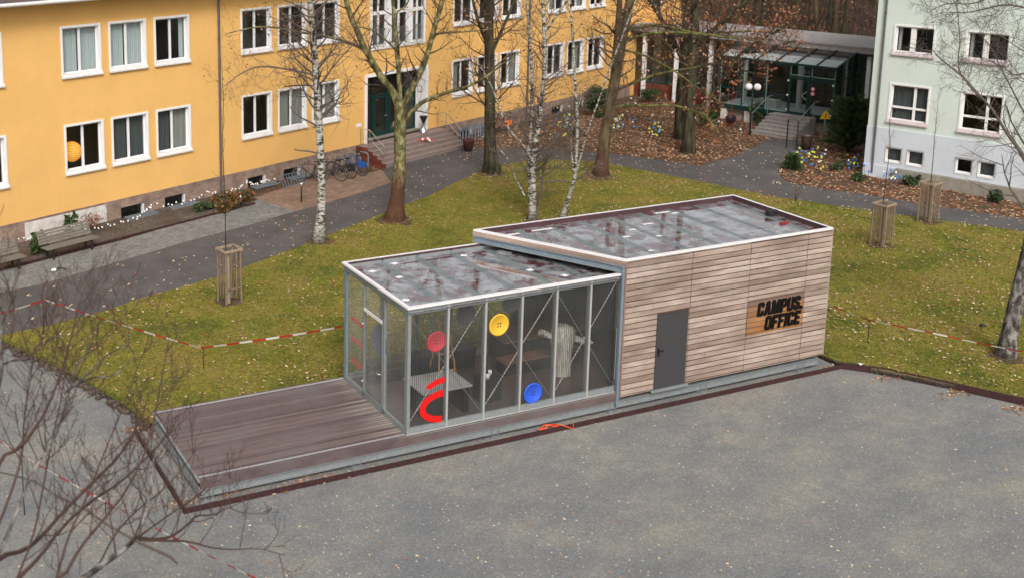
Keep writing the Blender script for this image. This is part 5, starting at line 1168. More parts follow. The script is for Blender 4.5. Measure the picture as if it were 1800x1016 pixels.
# evergreen shrubs and plants
def shrub(base, rx, ry, h, label, seed, n=900, s=.07, mt=None, conifer=False, name='evergreen_shrub', stems=6, group=None, cat='shrub'):
    r = random.Random(seed); t = thing(name, label, cat, tuple(base), 0, group); q = MB(); mt = mt or [M['ever'], M['ever'], M['ever2']]
    lob = [(Vector((r.uniform(-.6, .6)*rx, r.uniform(-.6, .6)*ry, h*r.uniform(.25, .8))), r.uniform(.3, .55)) for _ in range(9)]
    if conifer:
        for k in range(150):
            a0 = r.uniform(0, 6.28); z0 = h*r.uniform(.05, .8); ln_ = r.uniform(.7, 1.15)*(1-.55*(z0/h)**1.5); dd = Vector((math.cos(a0)*rx, math.sin(a0)*ry, h*r.uniform(.10, .28)))*ln_; o_ = Vector((0, 0, z0))
            for j in range(int(n/150)):
                t_ = r.random()**.6; p = o_+dd*t_+rv(r)*.16*(1.2-t_); p.z = max(.05, p.z-.25*t_*t_*(1-z0/h)); leaf(q, p, s*r.uniform(.7, 1.6), r.choice(mt), r, .22, dd.normalized()+Vector((0, 0, .3)))
        n = 0
    for k in range(n):
        c, q_ = r.choice(lob); d = rv(r).normalized()*q_*r.uniform(.5, 1.05); p = c+Vector((d.x*rx, d.y*ry, d.z*h*.7)); p.z = max(.03, p.z); leaf(q, p, s*r.uniform(.6, 1.5), r.choice(mt), r)
    w_ = MB()
    for k in range(stems): c = lob[k][0]; w_.tube([(c.x*.1, c.y*.1, 0), (c.x*.5, c.y*.5, c.z*.5), tuple(c)], [.03, .02, .01], M['brownbark'], 5)
    w_.build('stem', t); q.build('foliage', t); return t
shrub(G(1492, 268), 1.25, 1.3, 3.3, 'large dark green conifer bush between porch and mint building', 1, 15000, .12, conifer=True)
shrub(G(1393, 297), .5, .5, .85, 'small dark green shrub with coloured balls beside the entry path', 2, 3000, .06, conifer=True)
shrub(G(1045, 205), .9, .9, 1.9, 'rounded green bush at the far corner of the yellow building', 3, 2200, .07)
shrub(G(1338, 215), 1.1, .7, 1.1, 'loose green shrub under the porch front', 4, 1800, .07)
shrub(G(1245, 222), .7, .6, 1.0, 'dark green bush right of the oak trunks', 5, 1100, .07)
shrub(G(1145, 180), .8, .6, .9, 'dark green bush below the glazed corridor', 6, 1000, .07)
shrub(G(1600, 325), .5, .4, .5, 'dark leafy plant under the mint basement windows', 7, 500, .07)
shrub(G(1512, 318), .45, .4, .45, 'small grey green plant in the right bed before the white stakes', 8, 400, .05)
shrub(G(1750, 355), .45, .4, .6, 'dark leafy plant near the right end of the bed', 9, 500, .07)
shrub(G(1470, 300), .6, .4, .45, 'low green plant among coloured balls in the right bed', 10, 500, .05)
shrub(G(402, 372), .9, .55, .9, 'leafy shrub under the white light string by the downpipe', 11, 1500, .06, [M['ever'], M['ever2'], M['leaf_a'], M['leaf_b']])
shrub(G(360, 372), .5, .35, .45, 'low dark green plant at the bed edge near the stone pavement', 12, 500, .07)
shrub(G(70, 447), .35, .3, .9, 'dark green laurel standing behind the end of the bench', 13, 500, .09)
shrub(G(125, 420), .3, .25, 1.0, 'slim green plant against the whitewashed wall patch', 14, 300, .09)
shrub(G(150, 408), .8, .25, .8, 'reddish brown twiggy plant behind the bench', 15, 420, .04, [M['leaf_b'], M['leaf_d']])
shrub(G(432, 355), .5, .35, .5, 'rusty leaved low plant right of the light string shrub', 16, 600, .07, [M['leaf_a'], M['leaf_b'], M['ever']])
shrub(G(1010, 240), .3, .3, .6, 'small slim conifer among the birch stems', 17, 300, .05)
t = thing('bare_shrub', 'small leafless shrub at the lawn edge behind the office', 'shrub', tuple(G(1397, 356, .165)))
q = MB(); r_ = random.Random(7)
for k in range(5): grow(q, Vector((0, 0, 0)), Vector((r_.uniform(-.4, .4), r_.uniform(-.4, .4), 1)), 1.1, .014, 1, r_, M['twig'], 0, 4, LV(1, .3, .04), .2, .7)
q.build('branches', t)

# far woodland: tree trunks and twigs
def wood_tree(seed, h, mt, lf):
    r = random.Random(seed); t = bpy.data.objects.new('woodland_tree', None); C.objects.link(t)
    q = MB(); P = [Vector((0, 0, -.2)), Vector((r.uniform(-.2, .2), r.uniform(-.2, .2), h*.33)), Vector((r.uniform(-.5, .5), r.uniform(-.5, .5), h*.66)), Vector((r.uniform(-.6, .6), r.uniform(-.6, .6), h))]
    Rr = [.24, .17, .12, .04]; q.tube(P, Rr, mt, 7); q.build('trunk', t)
    q = MB(); PP, RR = smooth(P, Rr, 2); sprout(q, PP, RR, 20, 4.2, r, M['twig'] if seed % 2 else M['redtwig'], 2, .12, 0, 5, ([M['leaf_b'], M['leaf_a']], 1, lf, .13), .2, .8, .3); q.build('crown', t)
    return t
protos = [wood_tree(s, 13, m_, l_) for s, m_, l_ in ((1, M['darkbark'], .25), (2, M['brownbark'], .5), (3, M['darkbark'], .1))]
rw = random.Random(77); used = set(); k = 0
spots = []
for i in range(1400):
    a, b_ = rw.uniform(56, 125), rw.uniform(-34, 36); p = AB(a, b_)
    d = p-CAM; cz = d.dot(FW); u = PX+FPX*d.dot(RT)/cz; v = PY-FPX*d.dot(UP)/cz
    if not 1150 < u < 1580: continue
    if any((p-q_).length < 2.0 for q_ in spots): continue
    spots.append(p)
    if len(spots) >= 75: break
spots.sort(key=lambda p: (p-CAM).length)
for i, p in enumerate(spots):
    j = rw.randrange(3)
    if j not in used: o = protos[j]; used.add(j)
    else: o = dup(protos[j])
    rise = max(0, (p.dot(U1)-56))*.12
    o.location = (p.x, p.y, .1+rise); o.rotation_euler = (0, 0, rw.uniform(0, 6.28)); s_ = rw.uniform(.75, 1.2); o.scale = (s_, s_, s_)
    tag(o, 'leafless brown woodland tree behind the flat corridor roof', 'tree', 'leafless trees of the wood behind the corridor')
for j in range(3):
    if j not in used: protos[j].hide_render = True
hl = MB(); A = [AB(56, -60, .13), AB(56, 60, .13), AB(150, 90, 11.4), AB(150, -90, 11.4)]
hl.add(A, [(0, 1, 2, 3)], M['litter']); struct(hl.build('hillside'))
q = MB(); r_ = random.Random(9)
for i in range(5200):
    a, b_ = r_.uniform(57, 100), r_.uniform(-26, 30); p = AB(a, b_, .1+(a-56)*.12)
    hgt = r_.uniform(.8, 4.5); q.tube([p, p+Vector((r_.uniform(-.4, .4), r_.uniform(-.4, .4), hgt*.5)), p+Vector((r_.uniform(-1.2, 1.2), r_.uniform(-1.2, 1.2), hgt))], [.035, .025, .012], r_.choice((M['twig'], M['redtwig'], M['brownbark'])), 3, cap=False)
    if i % 3 == 0: leaf(q, p+Vector((0, 0, hgt*.6)), .16, M['leaf_a'], r_)
o = q.build('undergrowth'); tag(o, 'tangled brown undergrowth of the wood behind the corridor', 'undergrowth', None, 'stuff')
# ---------------------------------------------------------------- benches
mat_bw = mat('weathered_bench_wood', (.17, .15, .12), .9, var=.35, vs=4, vec=(1, 8, 8), bump=.3)
YT = lambda s, y, z=0: Vector((-5, 21.61395, 0)) + U1*s + Vector((-U1.y, U1.x, 0))*y + Vector((0, 0, z))
BN = thing('park_bench', 'weathered grey slatted bench, the whole one, beside the laurel', 'bench', tuple(YT(-.35, -2.45, .16)), .37856, 'benches along the yellow wall')
for i in range(5):
    pass
q = MB()
for i in range(5): y = -.42+.1*i; q.box(-1.15, 1.15, y, y+.085, .42, .45, mat_bw)
q.build('seat', BN)
q = MB()
for i in range(5): z = .50+.10*i; y = .12+.045*i; q.add([(-1.15, y, z), (1.15, y, z), (1.15, y+.035, z+.085), (-1.15, y+.035, z+.085), (-1.15, y+.03, z-.01), (1.15, y+.03, z-.01), (1.15, y+.065, z+.075), (-1.15, y+.065, z+.075)], [(0, 1, 2, 3), (7, 6, 5, 4), (3, 2, 6, 7), (1, 0, 4, 5), (0, 3, 7, 4), (2, 1, 5, 6)], mat_bw)
q.build('backrest', BN)
for x in (-.85, .85):
    q = MB(); q.box(x-.03, x+.03, -.38, -.32, 0, .41, M['iron']); q.box(x-.03, x+.03, .06, .12, 0, .41, M['iron']); q.box(x-.03, x+.03, -.32, .06, .35, .41, M['iron']); q.bar((x, .14, .4), (x, .37, 1.0), .025, M['iron'], 5); q.build('leg', BN)
dup(BN, tuple(YT(-3.55, -2.5, .16)), .37856, 'weathered slatted bench cut by the left edge of the picture')
# kerb of the planting bed along the yellow wall
q = MB()
pts = [YT(-12, -2.62), YT(9.3, -2.42)]; a, b_ = pts; n_ = Vector((-U1.y, U1.x, 0))*.05
q.prism([(p.x, p.y) for p in (a, b_, b_+n_, a+n_)], .1, .24, M['rust']); tag(q.build('bed_edging'), 'dark metal edging of the bed along the yellow wall', 'edging')
q = MB(); q.prism([(p.x, p.y) for p in (YT(-12, -2.5), YT(9.3, -2.35), YT(9.3, -.05), YT(-12, -.05))], .1, .17, M['soil']); struct(q.build('planting_bed'))
# fallen lamp head on the pavement
L_ = thing('fallen_lamp', 'white lamp head on a bent dark stem lying on the pavement', 'lamp', tuple(G(95, 478, .17)), .2)
q = MB(); q.sphere((0, 0, .07), .085, M['white'], 12, 8, (1.2, 1, .75)); q.build('head', L_)
q = MB(); q.tube([(.08, 0, .07), (.2, .02, .1), (.36, -.02, .08), (.5, -.12, .03)], [.03, .03, .02, .012], M['iron'], 7); q.build('stem', L_)
# low garden lamps
def bollard(uv, label, h=.85):
    t = thing('garden_lamp', label, 'lamp', tuple(G(*uv, .17)))
    q = MB(); q.lathe([(.0, 0), (.035, 0), (.035, h), (0, h)], M['iron'], 8); q.build('post', t)
    q = MB(); q.lathe([(.0, h), (.075, h), (.09, h+.16), (.05, h+.2), (0, h+.2)], M['steel'], 12); q.build('head', t)
bollard((530, 356), 'low steel garden lamp standing on the brown paving left of the birch', .7)
bollard((423, 365), 'short steel garden lamp at the corner of the planting bed', .35)
# twin globe lamp
t = thing('globe_lamp', 'black lamp post with two white globes before the glass porch', 'lamp', tuple(G(1318, 238, .14)))
hL = 2.75
q = MB(); q.lathe([(0, 0), (.045, 0), (.04, hL-.05), (0, hL-.05)], M['black'], 8); q.build('post', t)
q = MB(); q.tube([tuple(V1*-.2+Vector((0, 0, hL-.15))), (0, 0, hL-.28), tuple(V1*.2+Vector((0, 0, hL-.15)))], .022, M['black'], 6); q.build('arm', t)
wh = mat('white_globe', (.85, .85, .83), .25, var=.02)
for s in (-.2, .2):
    q = MB(); q.sphere(tuple(V1*s+Vector((0, 0, hL))+U1*(s*.6)), .2, wh, 16, 10); q.build('globe', t)
# hoop, bin, warning sign, signal disc
t = thing('steel_hoop', 'tall black steel hoop beside the entry path', 'barrier', tuple(G(1391, 262, .16)), -1.22)
q = MB(); q.tube([(-.28, 0, 0), (-.28, 0, 1.55), (.28, 0, 1.55), (.28, 0, 0)], .035, M['black'], 6); q.build('hoop', t)
t = thing('litter_bin', 'brown round litter bin at the foot of the stone steps', 'bin', tuple(G(1417, 262, .16)))
q = MB(); q.lathe([(0, 0), (.24, 0), (.28, .75), (.29, .78), (.25, .78), (.24, .74), (.22, .1), (0, .1)], mat('bin_brown', (.09, .06, .045), .6, var=.25), 18); q.build('body', t)
q = MB(); q.lathe([(.29, .7), (.31, .72), (.31, .76), (.29, .78)], M['zinc'], 18); q.build('rim', t)
t = thing('warning_sign', 'yellow triangular warning sign on a thin grey post by the steps', 'sign', tuple(G(1447, 250, .14)), -.6)
q = MB(); q.lathe([(0, 0), (.025, 0), (.025, 1.35), (0, 1.35)], M['steelgrey'], 8); q.build('post', t)
yw = mat('sign_yellow', (.80, .48, .02), .5, var=.04)
q = MB(); q.prof([(-.29, 1.28), (.29, 1.28), (0, 1.80)], -.04, -.028, yw, ax=1); q.build('plate', t)
q = MB(); q.prof([(-.03, 1.36), (.035, 1.36), (.06, 1.56), (-.02, 1.62)], -.046, -.041, M['redwhite_r'], ax=1); q.build('mark', t)
M_dr = mat('dull_red', (.30, .035, .025), .6)
t = thing('red_disc_post', 'round red rimmed disc on a thin red pole in the leaf litter', 'sign', tuple(G(1284, 222, .14)), -.9)
q = MB(); q.bar((0, 0, 0), (.0, .05, 2.6), .02, M_dr, 6); q.build('pole', t)
q = MB(); q.lathe([(0, -.06), (.32, -.06), (.34, 0), (.32, .06), (.30, .065), (.29, .03), (0, .03)], M_dr, 20); q.lathe([(0, .032), (.285, .032), (.28, .045), (0, .045)], M['iron'], 20); o = q.build('disc', t); o.location = (0, -.1, .42); o.rotation_euler = (PI/2, 0, .35)
# ashtray, planter, tape on steps
t = thing('hourglass_ashtray', 'dark and steel hourglass shaped standing ashtray beside the entrance', 'ashtray', tuple(YT(23.35, -.28, .965)))
q = MB(); q.lathe([(0, .44), (.03, .44), (.22, .84), (.23, .86), (.20, .86), (.1, .7), (0, .68)], M['iron'], 18); q.build('bowl', t)
q = MB(); q.lathe([(0, 0), (.23, 0), (.22, .03), (.03, .44), (0, .44)], M['steel'], 18); q.build('base', t)
t = thing('flower_pot', 'dark red tapered planter at the end of the entrance steps', 'planter', tuple(G(823, 266, .16)))
q = MB(); q.lathe([(0, 0), (.2, 0), (.32, .58), (.33, .62), (.28, .62), (.26, .54), (0, .52)], mat('planter_red', (.09, .03, .028), .6, var=.3), 16); q.build('pot', t)
q = MB()
for k, (a, b_, c_) in enumerate(((-.35, 0, .0), (-.2, .12, -.05), (-.05, -.04, 0), (.1, .1, -.05), (.2, -.1, .02), (.0, -.25, -.1))):
    mt = M['redwhite_w'] if k % 2 else M['redwhite_r']
    q.add([(a, b_, .02+.02*k), (a+.2, b_+.05, .05), (a+.19, b_+.12, .09), (a-.02, b_+.09, .04)], [(0, 1, 2, 3)], mt); q.add([(a+.1, b_-.1, .015), (a+.18, b_-.1, .02), (a+.2, b_+.1, .11), (a+.1, b_+.1, .07)], [(0, 1, 2, 3)], mt)
o = q.build('crumpled_tape'); p = YT(22.35, -1.22, .80); o.location = p; tag(o, 'crumpled red and white tape dropped on the entrance steps', 'tape')
# ---------------------------------------------------------------- bicycle racks
def rack(loc, rot, n, label, gap=.5, h=.75):
    t = thing('bicycle_rack', label, 'bike rack', tuple(loc), rot, 'steel hoop bicycle racks')
    for i in range(n):
        q = MB(); x = i*gap; q.tube([(x, -.3, 0), (x, -.3, h-.1), (x, -.22, h), (x, .22, h), (x, .3, h-.1), (x, .3, 0)], .028, M['bluegrey'], 6); q.build('hoop', t)
    q = MB(); q.bar((0, 0, .05), ((n-1)*gap, 0, .05), .015, M['bluegrey'], 5); q.build('ground_rail', t)
rack(YT(16.1, -1.1, .16), .37856, 4, 'grey hoop rack left of the entrance steps beside the bicycles', .55)
rack(YT(25.6, -.9, .14), .37856, 6, 'grey hoop rack against the plinth right of the steps', .28, .7)
rack(YT(27.4, -.75, .14), .37856, 5, 'grey hoop rack before a basement window left of the lime trunk', .32, .7)
t = thing('slanted_rack', 'low slanted grey bar rack before the basement window', 'bike rack', tuple(YT(12.4, -.95, .16)), .37856)
for i in range(9):
    q = MB(); x = i*.18; q.bar((x-.3, -.35, .02), (x+.1, .35, .38), .016, M['bluegrey'], 5); q.build('bar', t)
q = MB(); q.bar((-.3, -.35, .02), (1.3, -.35, .02), .02, M['bluegrey'], 5); q.bar((.1, .35, .38), (1.6, .35, .38), .02, M['bluegrey'], 5); q.bar((.1, .35, .38), (.1, .35, 0), .02, M['bluegrey'], 5); q.bar((1.6, .35, .38), (1.6, .35, 0), .02, M['bluegrey'], 5); q.build('frame', t)
# ---------------------------------------------------------------- bicycles
mat_tyre = mat('tyre_rubber', (.02, .02, .02), .8); mat_rim = mat('bike_rim', (.45, .45, .45), .35, metal=.8)
def bike(loc, rot, col, label, lean=.1, fender=True, box=None):
    t = thing('bicycle', label, 'bicycle', tuple(loc), rot, 'bicycles parked by the yellow wall'); t.rotation_euler = (lean, 0, rot)
    fm = mat('bike_paint', col, .35, var=.1)
    def wheel(x):
        q = MB(); n = 24; R_ = .34
        q.tube([(x+R_*math.cos(k*2*PI/n), 0, R_+R_*math.sin(k*2*PI/n)) for k in range(n+1)], .02, mat_tyre, 6, cap=False); w_ = q.build('wheel', t)
        q = MB(); q.tube([(x+.315*math.cos(k*2*PI/n), 0, R_+.315*math.sin(k*2*PI/n)) for k in range(n+1)], .01, mat_rim, 4, cap=False)
        for k in range(14): a = k*2*PI/14; q.bar((x, 0, R_), (x+.31*math.cos(a), 0, R_+.31*math.sin(a)), .003, mat_rim, 3)
        q.bar((x, -.05, R_), (x, .05, R_), .022, mat_rim, 8); q.build('rim', w_)
        if fender:
            q = MB(); a0, a1 = (.2, PI*.95) if x < 0 else (.1, PI*.8); m_ = 12
            pp = [(x+.375*math.cos(a0+(a1-a0)*k/m_), R_+.375*math.sin(a0+(a1-a0)*k/m_)) for k in range(m_+1)]
            for (a, b), (c, d) in zip(pp, pp[1:]): q.add([(a, -.028, b), (c, -.028, d), (c, .028, d), (a, .028, b)], [(0, 1, 2, 3)], mat_rim)
            q.build('mudguard', t)
    wheel(-.52); wheel(.54)
    q = MB(); B_, S_, H1, H2, RA, FA = (-.08, 0, .30), (-.24, 0, .82), (.34, 0, .84), (.38, 0, .70), (-.52, 0, .34), (.54, 0, .34)
    for a, b in ((B_, S_), (S_, H1), (B_, H2), (H1, H2)): q.bar(a, b, .019, fm, 7)
    for s in (-.05, .05): q.bar((B_[0], s*.6, B_[2]), (RA[0], s, RA[2]), .010, fm, 5); q.bar(S_, (RA[0], s, RA[2]), .010, fm, 5); q.bar((H2[0], s*.7, H2[2]-.03), (FA[0], s, FA[2]), .013, fm, 5)
    q.build('frame', t)
    q = MB(); q.bar(S_, (-.27, 0, .94), .014, mat_rim, 6); q.add([(-.42, -.08, .97), (-.42, .08, .97), (-.22, .035, .97), (-.13, 0, .965), (-.22, -.035, .97), (-.42, -.07, .92), (-.42, .07, .92), (-.2, .02, .93), (-.2, -.02, .93)], [(0, 4, 3, 2, 1), (0, 1, 6, 5), (1, 2, 3, 7, 6), (4, 0, 5, 8, 3), (5, 6, 7, 8)], M['black']); q.build('saddle', t)
    q = MB(); q.bar(H1, (.31, 0, 1.0), .014, mat_rim, 6); q.tube([(.14, -.28, 1.0), (.28, -.24, 1.03), (.33, -.06, 1.02), (.33, .06, 1.02), (.28, .24, 1.03), (.14, .28, 1.0)], .012, mat_rim, 6); q.bar((.14, -.28, 1.0), (.06, -.29, .99), .018, M['black'], 6); q.bar((.14, .28, 1.0), (.06, .29, .99), .018, M['black'], 6); q.build('handlebar', t)
    q = MB(); q.lathe([(0, -.008), (.08, -.008), (.08, .008), (0, .008)], M['iron'], 14); o = q.build('crank', t); o.location = (-.08, .05, .30); o.rotation_euler = (PI/2, 0, 0)
    q = MB(); q.bar((-.08, .06, .30), (.04, .08, .18), .01, M['iron'], 5); q.box(.0, .1, .07, .15, .165, .185, M['black']); q.build('pedal', t)
    q = MB(); q.box(-.78, -.34, -.06, .06, .72, .735, M['iron']); q.bar((-.7, -.05, .73), (-.52, -.05, .34), .006, M['iron'], 4); q.bar((-.7, .05, .73), (-.52, .05, .34), .006, M['iron'], 4); q.build('carrier', t)
    if box: q = MB(); q.box(-.80, -.36, .07, .18, .42, .70, mat('pannier', box, .7)); q.build('pannier', t)
    q = MB(); q.sphere((-.93 if fender else -.86, 0, .62), .03, M['redwhite_r'], 6, 5); q.build('rear_light', t)
    return t
rb = .37856+PI/2+.25
bike(YT(13.75, -1.35, .17), rb+.5, (.03, .03, .035), 'black bicycle nearest the basement window, left of the birch trunk', .12)
bike(YT(14.75, -1.75, .17), rb+.1, (.035, .035, .04), 'black bicycle half hidden behind the birch trunk', .1)
bike(YT(15.45, -1.75, .17), rb-.1, (.02, .025, .03), 'dark bicycle in the middle, right of the birch trunk', .1, box=(.02, .02, .02))
bike(YT(16.3, -1.75, .17), rb-.15, (.04, .12, .38), 'blue bicycle with pale front rim nearest the entrance steps', .1, box=(.02, .10, .35))
bike(YT(29.1, -1.0, .15), .37856+2.6, (.35, .04, .02), 'red bicycle in the leaf bed behind the lime trunk', .15, box=(.5, .12, .02))
bike(YT(30.1, -.8, .15), .37856+2.8, (.06, .02, .02), 'dark red bicycle beside the red one near the birch', .1)
# ---------------------------------------------------------------- barrier tape
def tape(name, pts, label, sag=.1, w_=.07, seg=.42):
    P = []
    for a, b_ in zip(pts, pts[1:]):
        L = (b_-a).length; n = max(2, int(L/(seg/2)))
        for i in range(n): t = i/n; P.append(a.lerp(b_, t)-Vector((0, 0, sag*4*t*(1-t)*min(1, L/6))))
    P.append(pts[-1]); q = MB(); acc = 0; r = random.Random(3)
    for i in range(len(P)-1):
        a, b_ = P[i], P[i+1]; acc += (b_-a).length; mt = M['redwhite_r'] if int(acc/seg) % 2 else M['redwhite_w']
        tw = [.25*math.sin((i+k)*.35) for k in (0, 1)]
        d = (b_-a).normalized(); s = d.cross(Vector((0, 0, 1))).normalized(); o = [Vector((0, 0, 1))*math.cos(t)*w_/2+s*math.sin(t+.7)*w_/2 for t in tw]
        q.add([a-o[0], b_-o[1], b_+o[1], a+o[0]], [(0, 1, 2, 3)], mt)
    return tag(q.build(name), label, 'tape', 'red and white barrier tapes')
def rod(base, h, label):
    q = MB(); q.lathe([(0, -.1), (.012, -.1), (.012, h), (0, h)], M['iron'], 6)
    q.lathe([(0.013, h-.05), (.022, h-.05), (.022, h-.02), (.013, h-.02)], M['iron'], 6)
    o = q.build('tape_post'); o.location = base; tag(o, label, 'post', 'thin steel posts of the barrier tape')
def tp(u, v, base): d0 = math.hypot(base.x-CAM.x, base.y-CAM.y); return W(u, v, d0)
b1, b2 = G(82, 574, .165), G(358, 648, .165)
p1, p2 = tp(79, 527, b1), tp(353, 611, b2)
pe = Vector((-.02, D+.02, 1.95))
tape('barrier_tape', [tp(-60, 566, G(-60, 600, .1)), tp(0, 551, G(0, 590, .1)), p1, p2, tp(600, 574, Vector((-.02, D, 0)))], 'red and white tape strung over the left lawn to the glass room', .04)
rod(b1, p1.z-b1.z, 'thin steel post carrying the tape at the left path edge'); rod(b2, p2.z-b2.z, 'thin steel post carrying the tape in the middle of the left lawn')
b3 = G(1525, 602, .165); p3 = tp(1524, 561, b3)
tape('barrier_tape', [tp(1452, 534, Vector((X3, D+.1, 0))), p3, tp(1640, 585, G(1640, 632, .165)), tp(1768, 612, G(1768, 636, .165)), tp(1850, 627, G(1850, 660, .165))], 'red and white tape crossing the right lawn to the leaning birch', .04, w_=.045)
rod(b3, p3.z-b3.z, 'thin steel post carrying the tape right of the timber box')
b4, b5, b6 = G(43, 905, 0), G(186, 905, 0), G(470, 1090, 0)
p4, p5, p6 = tp(50, 806, b4), tp(185, 881, b5), tp(470, 1026, b6)
tape('barrier_tape', [tp(-60, 745, G(-60, 820, 0)), tp(0, 775, G(0, 860, 0)), p4, p5, p6], 'red and white tape crossing the gravel in the near left corner', .03, w_=.085, seg=.3)
rod(b4, p4.z, 'thin steel post of the near tape under the bare tree'); rod(b5, p5.z, 'short steel post of the near tape among the twigs')
q = MB(); r_ = random.Random(5)
P = [G(-40, 822, .04), G(20, 833, .04), G(60, 845, .05), G(100, 870, .04), G(150, 895, .05), G(195, 925, .04), G(240, 950, .05), G(300, 978, .04), G(312, 990, .04)]
q.tube(P, [.015, .018, .02, .02, .022, .024, .026, .026, .02], M['greytwig'], 6); tag(q.build('fallen_branch'), 'long thin bare branch lying on the gravel under the near twigs', 'branch')
# dropped bits
q = MB(); q.sphere((0, 0, .03), .12, M['iron'], 8, 5, (1.3, .8, .3), .25, random.Random(1)); o = q.build('molehill'); o.location = G(1727, 573, .165); tag(o, 'small dark heap of earth on the right lawn', 'heap')
for (u, v, lb) in ((1513, 640, 'white scrap of paper lying on the rusty lawn edging'), (1366, 322, 'white scrap of paper on the path near the entry bed')):
    q = MB(); q.add([(-.06, -.05, .0), (.07, -.04, .03), (.05, .06, .01), (-.05, .05, .04)], [(0, 1, 2), (0, 2, 3)], M['white']); o = q.build('paper_scrap'); o.location = G(u, v, .21); tag(o, lb, 'paper')

# ---------------------------------------------------------------- ball tipped garden picks
cols = {'blue': mat('pick_blue', (.03, .22, .62), .4, var=.1), 'yellow green': mat('pick_lime', (.62, .72, .08), .4, var=.1), 'white': mat('pick_white', (.82, .84, .86), .4, var=.05)}
pk = {}
for cn, cm in cols.items():
    q = MB(); q.tube([(0, 0, -.05), (.01, 0, .2), (0, .01, .36)], .006, M['iron'], 4); q.sphere((0, 0, .40), .052, cm, 8, 6); o = q.build('garden_pick'); pk[cn] = [o, False]
rp = random.Random(12)
clusters = [((820, 207, 40, 10), 10, 'by the yellow wall', (4, 3, 3)), ((998, 217, 26, 22), 40, 'behind the leaning birch', (17, 17, 6)), ((1090, 216, 24, 14), 30, 'right of the leaning maple trunk', (12, 12, 4)),
            ((1155, 230, 15, 18), 34, 'left of the dark oaks', (13, 15, 5)), ((1425, 285, 30, 22), 34, 'around the entry path shrub', (14, 12, 8)),
            ((1500, 292, 28, 14), 22, 'below the large conifer', (12, 7, 3)), ((1565, 312, 22, 16), 22, 'before the basement windows', (9, 9, 4))]
for (cx, cy, rx, ry), n, where, wts in clusters:
    cx2 = cx
    for k in range(n):
        cn = rp.choices(list(cols), wts)[0]
        u = cx2+rp.gauss(0, .5)*rx; v = cy+8+rp.gauss(0, .5)*ry; p = G(u, v, .14)
        pr, us = pk[cn]
        if not us: o = pr; pk[cn][1] = True
        else: o = pr.copy(); C.objects.link(o)
        o.location = p; o.rotation_euler = (rp.uniform(-.2, .2), rp.uniform(-.2, .2), rp.uniform(0, 6)); s_ = rp.uniform(.7, 1.25); o.scale = (s_, s_, rp.uniform(.7, 1.3))
        tag(o, cn+' ball on a thin stem '+where, 'garden pick', cn+' picks '+where)
sp_ = [(1080, 180), (1108, 176), (1116, 185), (1160, 190), (1195, 192), (1222, 198), (1180, 202), (1254, 215), (1262, 218), (1300, 232), (1274, 207)]
for (u, v) in sp_:
    o = pk['white'][0].copy(); C.objects.link(o); o.location = G(u, v+8, .14); o.scale = (1.3, 1.3, 1.); tag(o, 'single white ball on a stem scattered in the leaf litter below the corridor', 'garden pick', 'single white picks in the litter')
# white light string along the bed
LS = thing('light_string', 'string of small white globe lights draped over the bed along the yellow wall', 'light string', tuple(YT(-2, -1.0, .2)), .37856)
q = MB(); r_ = random.Random(6); n = 96; P = []
knots = [(-1.5, .9), (.5, .75), (1.2, .45), (2.6, .75), (3.6, .35), (5.0, .25), (6.2, .35), (6.6, .95), (8.2, .55), (9.8, .85), (10.5, .45), (11.2, .6), (11.9, 1.0), (12.4, .55), (13.0, .75), (13.8, .65)]
for i in range(n+1):
    t = i/n*(len(knots)-1); j = min(int(t), len(knots)-2); f = t-j; P.append(Vector((knots[j][0]*(1-f)+knots[j+1][0]*f, -.15+r_.uniform(-.16, .16)+.0*i, (knots[j][1]*(1-f)+knots[j+1][1]*f)*.62+r_.uniform(-.07, .07))))
q.tube(P, .006, M['darkbark'], 4); q.build('cable', LS)
mb_ = MB(); mb_.sphere((0, 0, 0), .038, wh, 8, 6); b0 = None
for i in range(n):
    if b0 is None: b0 = mb_.build('bulb', LS); o = b0
    else: o = b0.copy(); C.objects.link(o); o.parent = LS
    o.location = P[i]+Vector((0, 0, .02))
# ---------------------------------------------------------------- fallen leaves and grass
def inside(x, y, poly):
    c = False; j = len(poly)-1
    for i in range(len(poly)):
        xi, yi = poly[i]; xj, yj = poly[j]
        if (yi > y) != (yj > y) and x < (xj-xi)*(y-yi)/(yj-yi)+xi: c = not c
        j = i
    return c
def to_uv(p): d = p-CAM; cz = d.dot(FW); return PX+FPX*d.dot(RT)/cz, PY-FPX*d.dot(UP)/cz
def scatter(name, n, region, z, mts, size, label, seed, dens=None, box=(-14, 46, -12, 42)):
    r = random.Random(seed); q = MB(); k = 0; tries = 0
    while k < n and tries < n*30:
        tries += 1; x, y = r.uniform(box[0], box[1]), r.uniform(box[2], box[3]); p = Vector((x, y, z)); u, v = to_uv(p)
        if not (-60 < u < 1860 and -20 < v < 1080): continue
        if not region(x, y): continue
        if dens and r.random() > dens(x, y): continue
        s = r.uniform(*size); a = r.uniform(0, 6.28); c, d = math.cos(a)*s, math.sin(a)*s; h1, h2 = r.uniform(.0, .5)*s, r.uniform(.0, .6)*s
        q.add([(x-c, y-d, z+.004), (x+d*.6, y-c*.6, z+.004+h1), (x+c, y+d, z+.006+h2), (x-d*.7, y+c*.7, z+.004+h1)], [(0, 1, 2), (0, 2, 3)], r.choice(mts)); k += 1
    o = q.build(name); tag(o, label, 'leaves' if 'leav' in name else 'grass', None, 'stuff'); return o
import mathutils.noise as mn
def cl(x, y, s=.25, o=0): return max(0, mn.noise(Vector((x*s+o, y*s, o)))*.5+.5)
inl = lambda x, y: inside(x, y, lawn); inp = lambda x, y: inside(x, y, path) and not inside(x, y, brp)
